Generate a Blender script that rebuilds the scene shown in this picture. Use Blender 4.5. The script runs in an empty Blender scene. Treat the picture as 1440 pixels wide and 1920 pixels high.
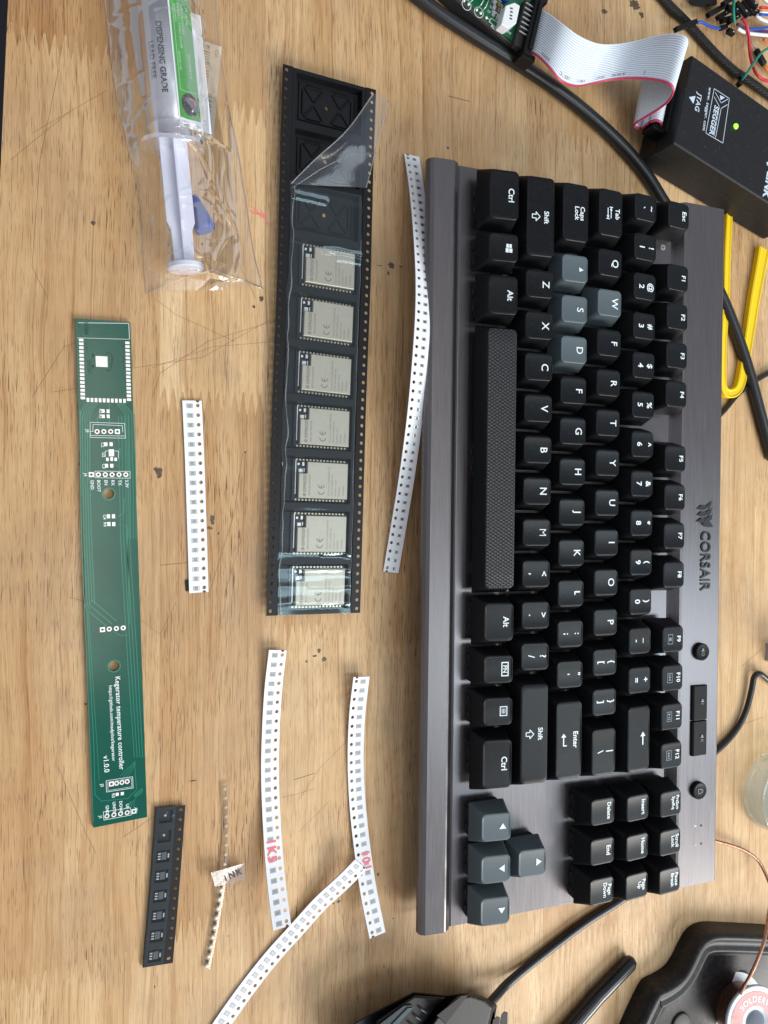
import bpy, bmesh, math, random
from mathutils import Vector, Matrix, noise as mnoise
random.seed(7)
S = 0.001                      # everything below is written in millimetres
sc = bpy.context.scene
# ------------------------------------------------------------------ camera
FPX, HC, AX, AY = 1394.53, 316.26, -0.0085, -0.4344
CR = Matrix.Rotation(AX, 3, 'X') @ Matrix.Rotation(AY, 3, 'Y')
cam = bpy.data.cameras.new('camera'); camo = bpy.data.objects.new('camera', cam)
sc.collection.objects.link(camo); sc.camera = camo
camo.matrix_world = Matrix.Translation((0, 0, HC*S)) @ CR.to_4x4()
cam.sensor_fit = 'VERTICAL'; cam.sensor_height = 24.0; cam.sensor_width = 18.0
cam.lens = FPX/1920*24.0; cam.clip_start = 0.01; cam.clip_end = 50
# ------------------------------------------------------------------ world, lamps, exposure
w = bpy.data.worlds.new('World'); sc.world = w; w.use_nodes = True
bg = w.node_tree.nodes['Background']; bg.inputs[0].default_value = (0.86, 0.90, 1.0, 1); bg.inputs[1].default_value = 0.38
def area(name, loc, target, sx, sy, power, col):
    l = bpy.data.lights.new(name, 'AREA'); l.shape = 'RECTANGLE'; l.size = sx; l.size_y = sy
    l.energy = power; l.color = col
    o = bpy.data.objects.new(name, l); sc.collection.objects.link(o); o.location = loc
    d = Vector(target)-Vector(loc)
    o.rotation_euler = d.to_track_quat('-Z', 'Y').to_euler(); return o
o = area('ceiling_light', (1.25, -0.47, 1.75), (1.25, -0.47, 0), 1.5, 0.46, 12, (0.80, 0.93, 1.0))
o.rotation_euler = (0, 0, 0)
area('ceiling_light', (0.13, 0.02, 1.9), (0.13, 0.02, 0), 0.09, 1.0, 2.6, (1.0, 0.93, 0.80))
area('window_light', (1.45, -1.75, 1.25), (0.15, 0, 0), 1.3, 1.0, 52, (1.0, 0.97, 0.91))
vs = sc.view_settings; vs.view_transform = 'Standard'; vs.look = 'None'; vs.exposure = 0.42; vs.gamma = 1
sc.cycles.use_denoising = True
sc.cycles.transparent_max_bounces = 24
# ------------------------------------------------------------------ helpers
def P(px, py, z=0.0):
    d = CR @ Vector(((px-720)/FPX, (960-py)/FPX, -1)); t = (z-HC)/d.z
    return Vector((0, 0, HC))+d*t
def tag(o, label, cat, group=None, kind=None):
    o['label'] = label; o['category'] = cat
    if group: o['group'] = group
    if kind: o['kind'] = kind
    return o
def root(name, label, cat, loc=(0, 0, 0), rz=0, group=None):
    o = bpy.data.objects.new(name, None); sc.collection.objects.link(o); o.empty_display_size = .01
    o.location = Vector(loc)*S; o.rotation_euler = (0, 0, rz); tag(o, label, cat, group); return o
class MB:
    """collects geometry in mm; build() links it as one mesh object"""
    def __init__(s): s.v = []; s.f = []; s.m = []; s.sm = []
    def add(s, vs_, fs, mi=0, smooth=False):
        n = len(s.v); s.v += [tuple(v) for v in vs_]
        for f in fs: s.f.append(tuple(i+n for i in f)); s.m.append(mi); s.sm.append(smooth)
        return s
    def box(s, c, d, rz=0, mi=0, M=None):
        x, y, z = d[0]/2, d[1]/2, d[2]/2
        vs_ = [Vector(p) for p in [(-x,-y,-z),(x,-y,-z),(x,y,-z),(-x,y,-z),(-x,-y,z),(x,-y,z),(x,y,z),(-x,y,z)]]
        R = M if M is not None else Matrix.Rotation(rz, 3, 'Z'); c = Vector(c)
        return s.add([R@v+c for v in vs_], [(3,2,1,0),(4,5,6,7),(0,1,5,4),(1,2,6,5),(2,3,7,6),(3,0,4,7)], mi)
    def loft(s, rings, cap0=True, cap1=True, mi=0, smooth=False, closed=True):
        n = len(rings[0]); vs_ = [v for r in rings for v in r]; fs = []
        for k in range(len(rings)-1):
            for i in range(n if closed else n-1):
                j = (i+1) % n; fs.append((k*n+i, k*n+j, (k+1)*n+j, (k+1)*n+i))
        if cap0: fs.append(tuple(reversed(range(n))))
        if cap1: fs.append(tuple((len(rings)-1)*n+i for i in range(n)))
        return s.add(vs_, fs, mi, smooth)
    def prism(s, poly, z0, z1, bev=0, mi=0):
        if area2(poly) < 0: poly = poly[::-1]
        if bev: r = [[(x, y, z0) for x, y in poly], [(x, y, z1-bev) for x, y in poly], [(x, y, z1) for x, y in offset(poly, bev)]]
        else: r = [[(x, y, z0) for x, y in poly], [(x, y, z1) for x, y in poly]]
        return s.loft(r, mi=mi)
    def flat(s, poly, z, mi=0):
        if area2(poly) < 0: poly = poly[::-1]
        return s.add([(x, y, z) for x, y in poly], [tuple(range(len(poly)))], mi)
    def line(s, pts, wd, z, mi=0):
        for a, b in zip(pts, pts[1:]):
            a = Vector(a[:2]); b = Vector(b[:2]); d = (b-a)
            if d.length < 1e-6: continue
            n = Vector((-d.y, d.x)).normalized()*wd/2; e = d.normalized()*wd*.3; a = a-e; b = b+e
            s.flat([a+n, a-n, b-n, b+n], z, mi); z += 0.0012
        return s
    def tube(s, pts, r, n=12, mi=0, cap=True, flatten=1.0, up=None):
        rings = []; N = len(pts); pts = [Vector(p) for p in pts]
        rr = r if isinstance(r, (list, tuple)) else [r]*N
        U = Vector(up or (0, 0, 1))
        for i, p in enumerate(pts):
            t = (pts[min(i+1, N-1)]-pts[max(i-1, 0)]).normalized()
            a = t.cross(U)
            if a.length < 1e-3: a = t.cross(Vector((1, 0, 0)))
            a.normalize(); b = a.cross(t).normalized()
            rings.append([p+a*math.cos(2*math.pi*k/n)*rr[i]+b*math.sin(2*math.pi*k/n)*rr[i]*flatten for k in range(n)])
        return s.loft(rings, cap, cap, mi, True)
    def disc(s, c, r, z, n=20, mi=0, r2=None, a0=0):
        if r2 is None: return s.flat([(c[0]+r*math.cos(a0+2*math.pi*k/n), c[1]+r*math.sin(a0+2*math.pi*k/n)) for k in range(n)], z, mi)
        o_ = [(c[0]+r*math.cos(2*math.pi*k/n), c[1]+r*math.sin(2*math.pi*k/n), z) for k in range(n)]
        i_ = [(c[0]+r2*math.cos(2*math.pi*k/n), c[1]+r2*math.sin(2*math.pi*k/n), z) for k in range(n)]
        return s.loft([o_, i_], False, False, mi)
    def text(s, st, size, fn, mi=0, bold=0.0, align='CENTER', spacing=1.0, shear=0.0):
        vs_, fs = text_geo(st, size, bold, align, spacing, shear)
        return s.add([fn(x, y) for x, y in vs_], fs, mi)
    def build(s, name, mats, parent=None, bevel=0, sub=0, weighted=False, org=None):
        me = bpy.data.meshes.new(name)
        og = Vector(org) if org is not None else Vector((0, 0, 0))
        me.from_pydata([tuple((Vector(v)-og)*S) for v in s.v], [], s.f)
        if not isinstance(mats, (list, tuple)): mats = [mats]
        for m_ in mats: me.materials.append(m_)
        for p_, mi, sm in zip(me.polygons, s.m, s.sm): p_.material_index = mi; p_.use_smooth = sm
        me.update()
        o_ = bpy.data.objects.new(name, me); sc.collection.objects.link(o_)
        if parent: o_.parent = parent
        if org is not None: o_.location = og*S
        if bevel:
            b = o_.modifiers.new('bevel', 'BEVEL'); b.width = bevel*S; b.segments = 2; b.limit_method = 'ANGLE'; b.angle_limit = math.radians(35)
            b.harden_normals = False
        if sub:
            b = o_.modifiers.new('subdivision', 'SUBSURF'); b.levels = sub; b.render_levels = sub
        return o_
def area2(p): return sum(p[i][0]*p[(i+1) % len(p)][1]-p[(i+1) % len(p)][0]*p[i][1] for i in range(len(p)))
def offset(poly, d):
    out = []; n = len(poly)
    if area2(poly) < 0: d = -d
    for i in range(n):
        a = Vector(poly[i-1][:2]); b = Vector(poly[i][:2]); c = Vector(poly[(i+1) % n][:2])
        n1 = (b-a); n1 = Vector((-n1.y, n1.x)).normalized(); n2 = (c-b); n2 = Vector((-n2.y, n2.x)).normalized()
        m_ = (n1+n2); m_ = m_/max(m_.length_squared/2, .3); out.append((b.x+m_.x*d, b.y+m_.y*d))
    return out
_tc = {}
def text_geo(st, size, bold, align, spacing, shear):
    k = (st, size, bold, align, spacing, shear)
    if k in _tc: return _tc[k]
    c = bpy.data.curves.new('t', 'FONT'); c.body = st; c.size = size; c.align_x = align; c.align_y = 'CENTER'
    c.offset = bold*size; c.space_character = spacing; c.shear = shear; c.resolution_u = 3; c.space_line = 0.72
    o_ = bpy.data.objects.new('t', c); sc.collection.objects.link(o_)
    dg = bpy.context.evaluated_depsgraph_get(); me = bpy.data.meshes.new_from_object(o_.evaluated_get(dg))
    r = ([(v.co.x, v.co.y) for v in me.vertices], [tuple(p.vertices) for p in me.polygons])
    bpy.data.objects.remove(o_); bpy.data.curves.remove(c); bpy.data.meshes.remove(me); _tc[k] = r; return r
def rrect(w_, h_, r, z, n=4, cx=0, cy=0):
    out = []
    for (sx, sy, a0) in ((1, 1, 0), (-1, 1, 90), (-1, -1, 180), (1, -1, 270)):
        for k in range(n+1):
            a = math.radians(a0+90*k/n); out.append((cx+sx*(w_/2-r)+r*math.cos(a), cy+sy*(h_/2-r)+r*math.sin(a), z))
    return out
def rrect2(w_, h_, r, z, n, cx, cy, m=7):
    p = rrect(w_, h_, r, z, n, cx, cy); out = []
    for i in range(4):
        arc = p[i*(n+1):(i+1)*(n+1)]; nx = p[((i+1)*(n+1)) % len(p)]; out += arc; a = arc[-1]
        out += [tuple(a[k]+(nx[k]-a[k])*q/m for k in range(3)) for q in range(1, m)]
    return out
def spline(pts, step=None, n=8):
    pts = [Vector(p) for p in pts]; q = [pts[0]*2-pts[1]]+pts+[pts[-1]*2-pts[-2]]; out = []
    for i in range(1, len(q)-2):
        a, b, c, d = q[i-1:i+3]
        for k in range(n):
            t = k/n; out.append(.5*((2*b)+(c-a)*t+(2*a-5*b+4*c-d)*t*t+(3*b-a-3*c+d)*t**3))
    out.append(pts[-1]); return out
class Path:
    def __init__(s, pts, n=24):
        s.p = spline(pts, n=n); s.l = [0]
        for a, b in zip(s.p, s.p[1:]): s.l.append(s.l[-1]+(b-a).length)
        s.L = s.l[-1]
    def at(s, d):
        import bisect
        if d <= 0: i = 0
        else: i = min(bisect.bisect_right(s.l, d)-1, len(s.p)-2)
        seg = s.l[i+1]-s.l[i]; t = (d-s.l[i])/seg if seg else 0
        j0 = max(i-3, 0); j1 = min(i+4, len(s.p)-1)
        return s.p[i].lerp(s.p[i+1], t) if 0 <= t <= 1 else s.p[i]+(s.p[i+1]-s.p[i])*t, (s.p[j1]-s.p[j0]).normalized()
    def fr(s, d, wd, h=0):       # distance, sideways, up
        p, t = s.at(d); a = t.cross(Vector((0, 0, 1))).normalized(); b = a.cross(t).normalized()
        return p+a*wd+b*h
# ------------------------------------------------------------------ materials
def N(nt, t, **k):
    n = nt.nodes.new(t)
    for a, b in k.items(): setattr(n, a, b)
    return n
def base(name):
    m = bpy.data.materials.new(name); m.use_nodes = True; nt = m.node_tree; b = nt.nodes['Principled BSDF']; return m, nt, b
def coords(nt, scale=(1, 1, 1)):
    tc = N(nt, 'ShaderNodeTexCoord'); mp = N(nt, 'ShaderNodeMapping'); nt.links.new(tc.outputs['Object'], mp.inputs[0])
    mp.inputs['Scale'].default_value = [1000*x for x in scale]; return mp.outputs[0]
def mixc(nt, fac, a, b, mode='MIX'):
    n = N(nt, 'ShaderNodeMix', data_type='RGBA', blend_type=mode)
    for i, v in ((0, fac), (6, a), (7, b)):
        if hasattr(v, 'is_output') or isinstance(v, bpy.types.NodeSocket): nt.links.new(v, n.inputs[i])
        elif i == 0: n.inputs[0].default_value = v
        else: n.inputs[i].default_value = (*v[:3], 1)
    return n.outputs[2]
def ramp(nt, src, lo, hi, a=0.0, b=1.0):
    n = N(nt, 'ShaderNodeMapRange'); nt.links.new(src, n.inputs[0]); n.inputs[1].default_value = lo; n.inputs[2].default_value = hi
    n.inputs[3].default_value = a; n.inputs[4].default_value = b; return n.outputs[0]
def noisen(nt, vec, scale, detail=2, rough=.5, w_=None):
    n = N(nt, 'ShaderNodeTexNoise'); nt.links.new(vec, n.inputs['Vector']); n.inputs['Scale'].default_value = scale
    n.inputs['Detail'].default_value = detail; n.inputs['Roughness'].default_value = rough; return n.outputs[0]
def mat(name, col, rough=.5, metal=0, bump=None, var=None, dust=0, spec=.5, brushed=0, coat=0, dustscale=0.9, emit=None):
    m, nt, b = base(name); c = None; v = coords(nt)
    b.inputs['Roughness'].default_value = rough; b.inputs['Metallic'].default_value = metal
    b.inputs['Specular IOR Level'].default_value = spec; b.inputs['Coat Weight'].default_value = coat
    c = col
    if var: c = mixc(nt, ramp(nt, noisen(nt, v, var[0], 4, .6), .3, .7), [x*(1-var[1]) for x in col], [min(1, x*(1+var[1])) for x in col])
    if brushed:
        vb = coords(nt, (6.0, .05, 1)); nb = noisen(nt, vb, 1, 3, .7)
        c = mixc(nt, ramp(nt, nb, .25, .75), [x*(1-brushed) for x in col], [x*(1+brushed) for x in col])
        nt.links.new(ramp(nt, nb, .2, .8, rough-.06, rough+.08), b.inputs['Roughness'])
    if dust:
        # lint and dust lying on the surface: sparse specks plus a thin uneven film
        vo = N(nt, 'ShaderNodeTexVoronoi'); nt.links.new(v, vo.inputs['Vector']); vo.inputs['Scale'].default_value = dustscale
        sp = ramp(nt, vo.outputs['Distance'], .045, .075, 1, 0)
        msk = ramp(nt, noisen(nt, v, .17, 2), .42, .62)
        mu = N(nt, 'ShaderNodeMath', operation='MULTIPLY'); nt.links.new(sp, mu.inputs[0]); nt.links.new(msk, mu.inputs[1])
        m2 = N(nt, 'ShaderNodeMath', operation='MULTIPLY'); nt.links.new(mu.outputs[0], m2.inputs[0]); m2.inputs[1].default_value = min(1, dust)
        film = ramp(nt, noisen(nt, v, .35, 6, .75), .5, .8, 0, .016*dust)
        c = mixc(nt, film, c, (.45, .44, .42)); c = mixc(nt, m2.outputs[0], c, (.55, .55, .55))
    if isinstance(c, bpy.types.NodeSocket): nt.links.new(c, b.inputs['Base Color'])
    else: b.inputs['Base Color'].default_value = (*c, 1)
    if bump:
        bn = N(nt, 'ShaderNodeBump'); bn.inputs['Strength'].default_value = bump[1]; bn.inputs['Distance'].default_value = bump[2] if len(bump) > 2 else .0001
        nt.links.new(noisen(nt, v, bump[0], 4), bn.inputs['Height']); nt.links.new(bn.outputs[0], b.inputs['Normal'])
    if emit: b.inputs['Emission Color'].default_value = (*emit[0], 1); b.inputs['Emission Strength'].default_value = emit[1]
    return m
def clear(name, col=(1, 1, 1), gloss=.9, rough=.06, ior=1.45, base_f=.03, haze=0.0, hazecol=(.8, .8, .82), bump=None, gcol=(1, 1, 1), cap=1.0):
    m = bpy.data.materials.new(name); m.use_nodes = True; nt = m.node_tree; nt.nodes.clear()
    out = N(nt, 'ShaderNodeOutputMaterial'); tr = N(nt, 'ShaderNodeBsdfTransparent'); tr.inputs[0].default_value = (*col, 1)
    gl = N(nt, 'ShaderNodeBsdfGlossy'); gl.inputs['Roughness'].default_value = rough; gl.inputs[0].default_value = (*gcol, 1)
    df = N(nt, 'ShaderNodeBsdfDiffuse'); df.inputs[0].default_value = (*hazecol, 1)
    fr = N(nt, 'ShaderNodeFresnel'); fr.inputs[0].default_value = ior
    ad = N(nt, 'ShaderNodeMath', operation='MULTIPLY_ADD'); nt.links.new(fr.outputs[0], ad.inputs[0]); ad.inputs[1].default_value = gloss; ad.inputs[2].default_value = base_f; ad.use_clamp = True
    mn = N(nt, 'ShaderNodeMath', operation='MINIMUM'); nt.links.new(ad.outputs[0], mn.inputs[0]); mn.inputs[1].default_value = cap; ad = mn
    m1 = N(nt, 'ShaderNodeMixShader'); m1.inputs[0].default_value = haze; nt.links.new(tr.outputs[0], m1.inputs[1]); nt.links.new(df.outputs[0], m1.inputs[2])
    m2 = N(nt, 'ShaderNodeMixShader'); nt.links.new(ad.outputs[0], m2.inputs[0]); nt.links.new(m1.outputs[0], m2.inputs[1]); nt.links.new(gl.outputs[0], m2.inputs[2])
    nt.links.new(m2.outputs[0], out.inputs[0])
    if bump:
        v = coords(nt); bn = N(nt, 'ShaderNodeBump'); bn.inputs['Strength'].default_value = bump[1]; bn.inputs['Distance'].default_value = bump[2]
        nt.links.new(noisen(nt, v, bump[0], 3, .6), bn.inputs['Height'])
        for q in (gl, fr): nt.links.new(bn.outputs[0], q.inputs['Normal'])
    return m
def wood_mat():
    m, nt, b = base('rubberwood')
    at = N(nt, 'ShaderNodeAttribute'); at.attribute_name = 'stave'     # per-face: r tone, g seed, b pore amount
    sep = N(nt, 'ShaderNodeSeparateColor'); nt.links.new(at.outputs['Color'], sep.inputs[0])
    def vec(scale, warp=0):
        v = coords(nt, scale); cb = N(nt, 'ShaderNodeCombineXYZ'); mu = N(nt, 'ShaderNodeMath', operation='MULTIPLY'); mu.inputs[1].default_value = 97
        nt.links.new(sep.outputs[1], mu.inputs[0]); nt.links.new(mu.outputs[0], cb.inputs[2]); nt.links.new(mu.outputs[0], cb.inputs[0])
        a = N(nt, 'ShaderNodeVectorMath', operation='ADD'); nt.links.new(v, a.inputs[0]); nt.links.new(cb.outputs[0], a.inputs[1]); out = a.outputs[0]
        if warp:
            wn = N(nt, 'ShaderNodeTexNoise'); wv = coords(nt, (.035, .012, 1)); a2 = N(nt, 'ShaderNodeVectorMath', operation='ADD')
            nt.links.new(wv, a2.inputs[0]); nt.links.new(cb.outputs[0], a2.inputs[1]); nt.links.new(a2.outputs[0], wn.inputs['Vector']); wn.inputs['Scale'].default_value = 1
            sb = N(nt, 'ShaderNodeVectorMath', operation='MULTIPLY'); nt.links.new(wn.outputs['Color'], sb.inputs[0]); sb.inputs[1].default_value = (warp, 0, 0)
            a3 = N(nt, 'ShaderNodeVectorMath', operation='ADD'); nt.links.new(out, a3.inputs[0]); nt.links.new(sb.outputs[0], a3.inputs[1]); out = a3.outputs[0]
        return out
    c = mixc(nt, sep.outputs[0], (.42, .215, .076), (.86, .655, .40))
    def mul(c, fac, col): return mixc(nt, fac, c, col, 'MULTIPLY')
    broad = ramp(nt, noisen(nt, vec((.09, .004, .1), 2), 1, 3, .55), .38, .66)
    c = mul(c, mulf(nt, broad, .8), (.80, .70, .58))
    streak = ramp(nt, noisen(nt, vec((.42, .0045, 1), 5), 1, 4, .6), .52, .70)
    c = mul(c, mulf(nt, streak, .8), (.74, .62, .50))
    line = ramp(nt, noisen(nt, vec((1.1, .007, 1), 9), 1, 2, .5), .62, .70)
    c = mul(c, mulf(nt, line, .7), (.66, .52, .40))
    fine = noisen(nt, vec((2.2, .04, 1), 8), 1, 4, .65)
    c = mul(c, ramp(nt, fine, .64, .36), (.83, .78, .71))
    blotch = ramp(nt, noisen(nt, vec((.12, .05, .1)), 1, 3, .6), .45, .7)
    c = mul(c, mulf(nt, blotch, .5), (.86, .80, .72))
    # pores: short dark dashes along the grain
    p1 = ramp(nt, noisen(nt, vec((2.9, .075, 1), 10), 1, 1.5, .5), .625, .68)
    p2 = ramp(nt, noisen(nt, vec((4.0, .12, 1), 12), 1, 1, .5), .64, .70)
    zone = ramp(nt, noisen(nt, vec((.05, .02, 1)), 1, 2), .35, .65, .25, 1)
    pz = N(nt, 'ShaderNodeMath', operation='MAXIMUM'); nt.links.new(p1, pz.inputs[0]); nt.links.new(p2, pz.inputs[1])
    pm = mulf(nt, mulf(nt, pz.outputs[0], zone), mulf(nt, sep.outputs[2], 1.1))
    c = mixc(nt, pm, c, (.13, .062, .028))
    # grime
    g = ramp(nt, noisen(nt, coords(nt, (.016, .012, .1)), 1, 5, .65), .48, .72, 0, .42)
    c = mixc(nt, g, c, (.27, .20, .14))
    g2 = ramp(nt, noisen(nt, coords(nt, (.5, .5, .1)), 1, 5, .8), .66, .76, 0, .55)
    c = mixc(nt, g2, c, (.20, .13, .08))
    nt.links.new(c, b.inputs['Base Color'])
    nt.links.new(ramp(nt, noisen(nt, coords(nt, (.04, .03, .1)), 1, 5, .7), .3, .7, .40, .62), b.inputs['Roughness'])
    b.inputs['Specular IOR Level'].default_value = .32
    bn = N(nt, 'ShaderNodeBump'); bn.inputs['Strength'].default_value = .35; bn.inputs['Distance'].default_value = .0001
    inv = ramp(nt, pz.outputs[0], 0, 1, 1, 0); nt.links.new(inv, bn.inputs['Height']); nt.links.new(bn.outputs[0], b.inputs['Normal'])
    return m
def mulf(nt, a, b):
    n = N(nt, 'ShaderNodeMath', operation='MULTIPLY')
    for i, v in enumerate((a, b)):
        if isinstance(v, (int, float)): n.inputs[i].default_value = v
        else: nt.links.new(v, n.inputs[i])
    return n.outputs[0]
M = {}
M['wood'] = wood_mat()
M['stain'] = mat('dark_stain', (.10, .065, .04), .6, var=(.8, .5))
M['scratch'] = mat('scratch', (.16, .10, .055), .6)
M['cap'] = mat('black_abs', (.0032, .0044, .0062), .34, dust=1, dustscale=1.15, spec=.24, bump=(3, .25, .00003))
M['capside'] = mat('black_abs_side', (.0045, .005, .006), .5, dust=.4, spec=.22)
M['gcap'] = mat('grey_abs', (.085, .112, .125), .42, dust=.35, spec=.4)
M['gcapside'] = mat('grey_abs_side', (.062, .082, .092), .5, dust=.3, spec=.35)
M['legend'] = mat('legend_white', (.78, .88, .92), .5)
M['legend_dim'] = mat('legend_grey', (.20, .25, .28), .5)
M['alu'] = mat('gunmetal_brushed', (.158, .148, .154), .31, metal=.85, brushed=.22, dust=.35, dustscale=.5)
M['black'] = mat('black_plastic', (.006, .006, .007), .5, dust=.5, spec=.2)
M['blackmatte'] = mat('black_matte', (.014, .014, .015), .6)
M['rubber'] = mat('black_rubber', (.012, .013, .015), .34, dust=.25)
M['jlink'] = mat('probe_plastic', (.007, .008, .010), .48, spec=.3, dust=1.0, dustscale=.6, bump=(6, .4, .00004))
M['ink'] = mat('white_ink', (.55, .66, .78), .5)
M['pcb'] = mat('solder_mask', (.0014, .082, .056), .19, var=(.05, .12), spec=.35)
M['pcb2'] = mat('solder_mask_bright', (.006, .12, .05), .32)
M['trace'] = mat('solder_mask_trace', (.018, .185, .125), .2, spec=.4)
M['maskgap'] = mat('solder_mask_gap', (.0004, .030, .022), .3)  # darker mask green for pour gaps, vias and etched numbers
M['fr4'] = mat('fr4_edge', (.12, .17, .08), .6)
M['tin'] = mat('tinned_pad', (.86, .85, .82), .34, metal=.55)
M['silk'] = mat('silkscreen', (.78, .86, .86), .5)
M['hole'] = mat('drill_hole', (.09, .055, .04), .7)
M['paper'] = mat('tape_paper', (.82, .84, .87), .7, var=(.5, .05))
M['paperedge'] = mat('tape_paper_edge', (.36, .31, .40), .8)
M['pocket'] = mat('pocket_grey', (.42, .44, .46), .5, var=(1.2, .25))
M['chipdark'] = mat('chip_dark', (.07, .07, .07), .4)
M['chipgrey'] = mat('chip_grey', (.30, .31, .32), .4, var=(2.0, .3))
M['chipend'] = mat('chip_terminal', (.55, .55, .55), .3, metal=.6)
M['redink'] = mat('red_ink', (.85, .16, .20), .5)
M['carrier'] = mat('carrier_black', (.0045, .005, .0065), .42, bump=(1.5, .2, .0001), dust=.2, spec=.3)
M['can'] = mat('shield_can', (.46, .43, .345), .42, metal=.5, var=(.5, .04), bump=(5, .1, .00002))
M['etch'] = mat('laser_marking', (.20, .18, .14), .5, metal=.2)
M['modpcb'] = mat('module_board', (.006, .008, .014), .3)
M['gold'] = mat('gold_pad', (.62, .55, .38), .3, metal=.9)
M['film'] = clear('cover_film', (.93, .95, .97), .6, .11, 1.5, .014, .012, (.6, .65, .7), gcol=(.74, .96, 1), cap=.5)
M['filmflap'] = clear('peeled_film', (.88, .90, .93), .40, .12, 1.45, .012, .07, (.42, .48, .58), bump=(.08, .12, .001))
M['bag'] = clear('bag_plastic', (.97, .97, .975), .9, .085, 1.45, .014, .03, (.85, .82, .8), cap=.42)
M['bagedge'] = clear('bag_seam', (.95, .95, .96), .6, .2, 1.4, .04, .10, (.85, .8, .8))
M['cleartape'] = clear('clear_tape', (.985, .985, .98), .7, .12, 1.45, .01, .02, (.8, .8, .8))
M['bead'] = clear('bead_plastic', (.9, .9, .9), .9, .15, 1.5, .05, .3, (.8, .78, .74))
M['glass'] = clear('glass', (.90, .95, .92), 1, .02, 1.5, .03, .04)
M['glassdish'] = clear('dish_glass', (.93, .95, .93), .5, .10, 1.45, .03, .09, (.75, .82, .80))
M['silverlabel'] = mat('syringe_barrel_grey', (.40, .41, .46), .33, metal=.25, var=(.3, .06))
M['clearplastic'] = clear('clear_polypropylene', (.92, .92, .96), .8, .2, 1.45, .05, .32, (.75, .76, .85))
M['white'] = mat('white_plastic', (.66, .68, .80), .4, var=(.1, .04))
M['whitep'] = mat('white_card', (.72, .76, .82), .5)
M['greenlabel2'] = None
M['greenlabel'] = mat('green_label', (.035, .30, .035), .4, var=(.15, .1))
M['lgreen'] = mat('label_print', (.45, .72, .45), .5)
M['inkblack'] = mat('black_ink', (.02, .02, .03), .5)
M['bluecap'] = mat('blue_plastic', (.012, .055, .36), .45)
M['oldpaper'] = mat('label_paper', (.50, .47, .40), .6, var=(.15, .12))
M['ribbon'] = mat('ribbon_grey', (.74, .80, .88), .45, var=(.2, .03))
M['ribbonred'] = mat('ribbon_red', (.50, .05, .11), .45)
M['grooveshade'] = mat('ribbon_groove_shade', (.46, .52, .60), .6)  # shade in the grooves between conductors, painted as darker stripes
M['yellow'] = mat('yellow_plastic', (.86, .60, .002), .6, var=(.1, .04))
M['copper'] = mat('copper_braid', (.42, .22, .15), .32, metal=.9, bump=(2.2, .9, .0003), var=(1.0, .4))
M['spoolwhite'] = mat('spool_plastic', (.70, .75, .80), .35)
M['pink'] = mat('spool_label', (.75, .36, .34), .5, var=(.5, .08))
M['tray'] = mat('tray_plastic', (.010, .010, .012), .45, dust=6, dustscale=.9, bump=(.6, .25, .0002), spec=.3)
M['floor'] = mat('floor_dark', (.012, .014, .02), .8)
M['led'] = mat('led_lens', (.75, .78, .72), .3)
M['green_led'] = mat('green_led', (.1, .5, .03), .3, emit=((.30, 1, .05), 1.6))
WIRE = {k: mat('wire_'+k, c, .4) for k, c in {'blue': (.01, .07, .42), 'red': (.60, .02, .05), 'green': (.0, .22, .15), 'white': (.72, .74, .75), 'orange': (.75, .25, .05), 'purple': (.15, .06, .16), 'brown': (.18, .07, .03)}.items()}
# braided sleeve
def braid():
    m, nt, b = base('braided_sleeve'); b.inputs['Base Color'].default_value = (.013, .013, .014, 1); b.inputs['Roughness'].default_value = .4
    v = coords(nt); hs = []
    for d in ((1, 1, 0), (1, -1, 0)):
        mp = N(nt, 'ShaderNodeMapping'); nt.links.new(v, mp.inputs[0]); mp.inputs['Rotation'].default_value = (0, 0, math.radians(-43+45*d[1]))
        wv = N(nt, 'ShaderNodeTexWave'); wv.inputs['Scale'].default_value = .42; nt.links.new(mp.outputs[0], wv.inputs['Vector']); hs.append(wv.outputs['Fac'])
    mx = N(nt, 'ShaderNodeMath', operation='MULTIPLY'); nt.links.new(hs[0], mx.inputs[0]); nt.links.new(hs[1], mx.inputs[1])
    nt.links.new(mixc(nt, ramp(nt, mx.outputs[0], .5, 1), (.006, .006, .007), (.045, .045, .05)), b.inputs['Base Color'])
    bn = N(nt, 'ShaderNodeBump'); bn.inputs['Strength'].default_value = 1; bn.inputs['Distance'].default_value = .0006
    nt.links.new(mx.outputs[0], bn.inputs['Height']); nt.links.new(bn.outputs[0], b.inputs['Normal']); return m
M['braid'] = braid()
def diamond():
    m, nt, b = base('spacebar_diamond'); b.inputs['Base Color'].default_value = (.011, .013, .016, 1); b.inputs['Roughness'].default_value = .36
    v = coords(nt); hs = []
    for a in (32, -32):
        mp = N(nt, 'ShaderNodeMapping'); nt.links.new(v, mp.inputs[0]); mp.inputs['Rotation'].default_value = (0, 0, math.radians(a+90))
        wv = N(nt, 'ShaderNodeTexWave'); wv.inputs['Scale'].default_value = .235; nt.links.new(mp.outputs[0], wv.inputs['Vector']); hs.append(ramp(nt, wv.outputs['Fac'], 0, .35))
    mx = N(nt, 'ShaderNodeMath', operation='MULTIPLY'); nt.links.new(hs[0], mx.inputs[0]); nt.links.new(hs[1], mx.inputs[1])
    nt.links.new(mixc(nt, mx.outputs[0], (.004, .004, .005), (.020, .024, .030)), b.inputs['Base Color'])
    bn = N(nt, 'ShaderNodeBump'); bn.inputs['Strength'].default_value = .9; bn.inputs['Distance'].default_value = .0004
    nt.links.new(mx.outputs[0], bn.inputs['Height']); nt.links.new(bn.outputs[0], b.inputs['Normal']); return m
M['diamond'] = diamond()
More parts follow.
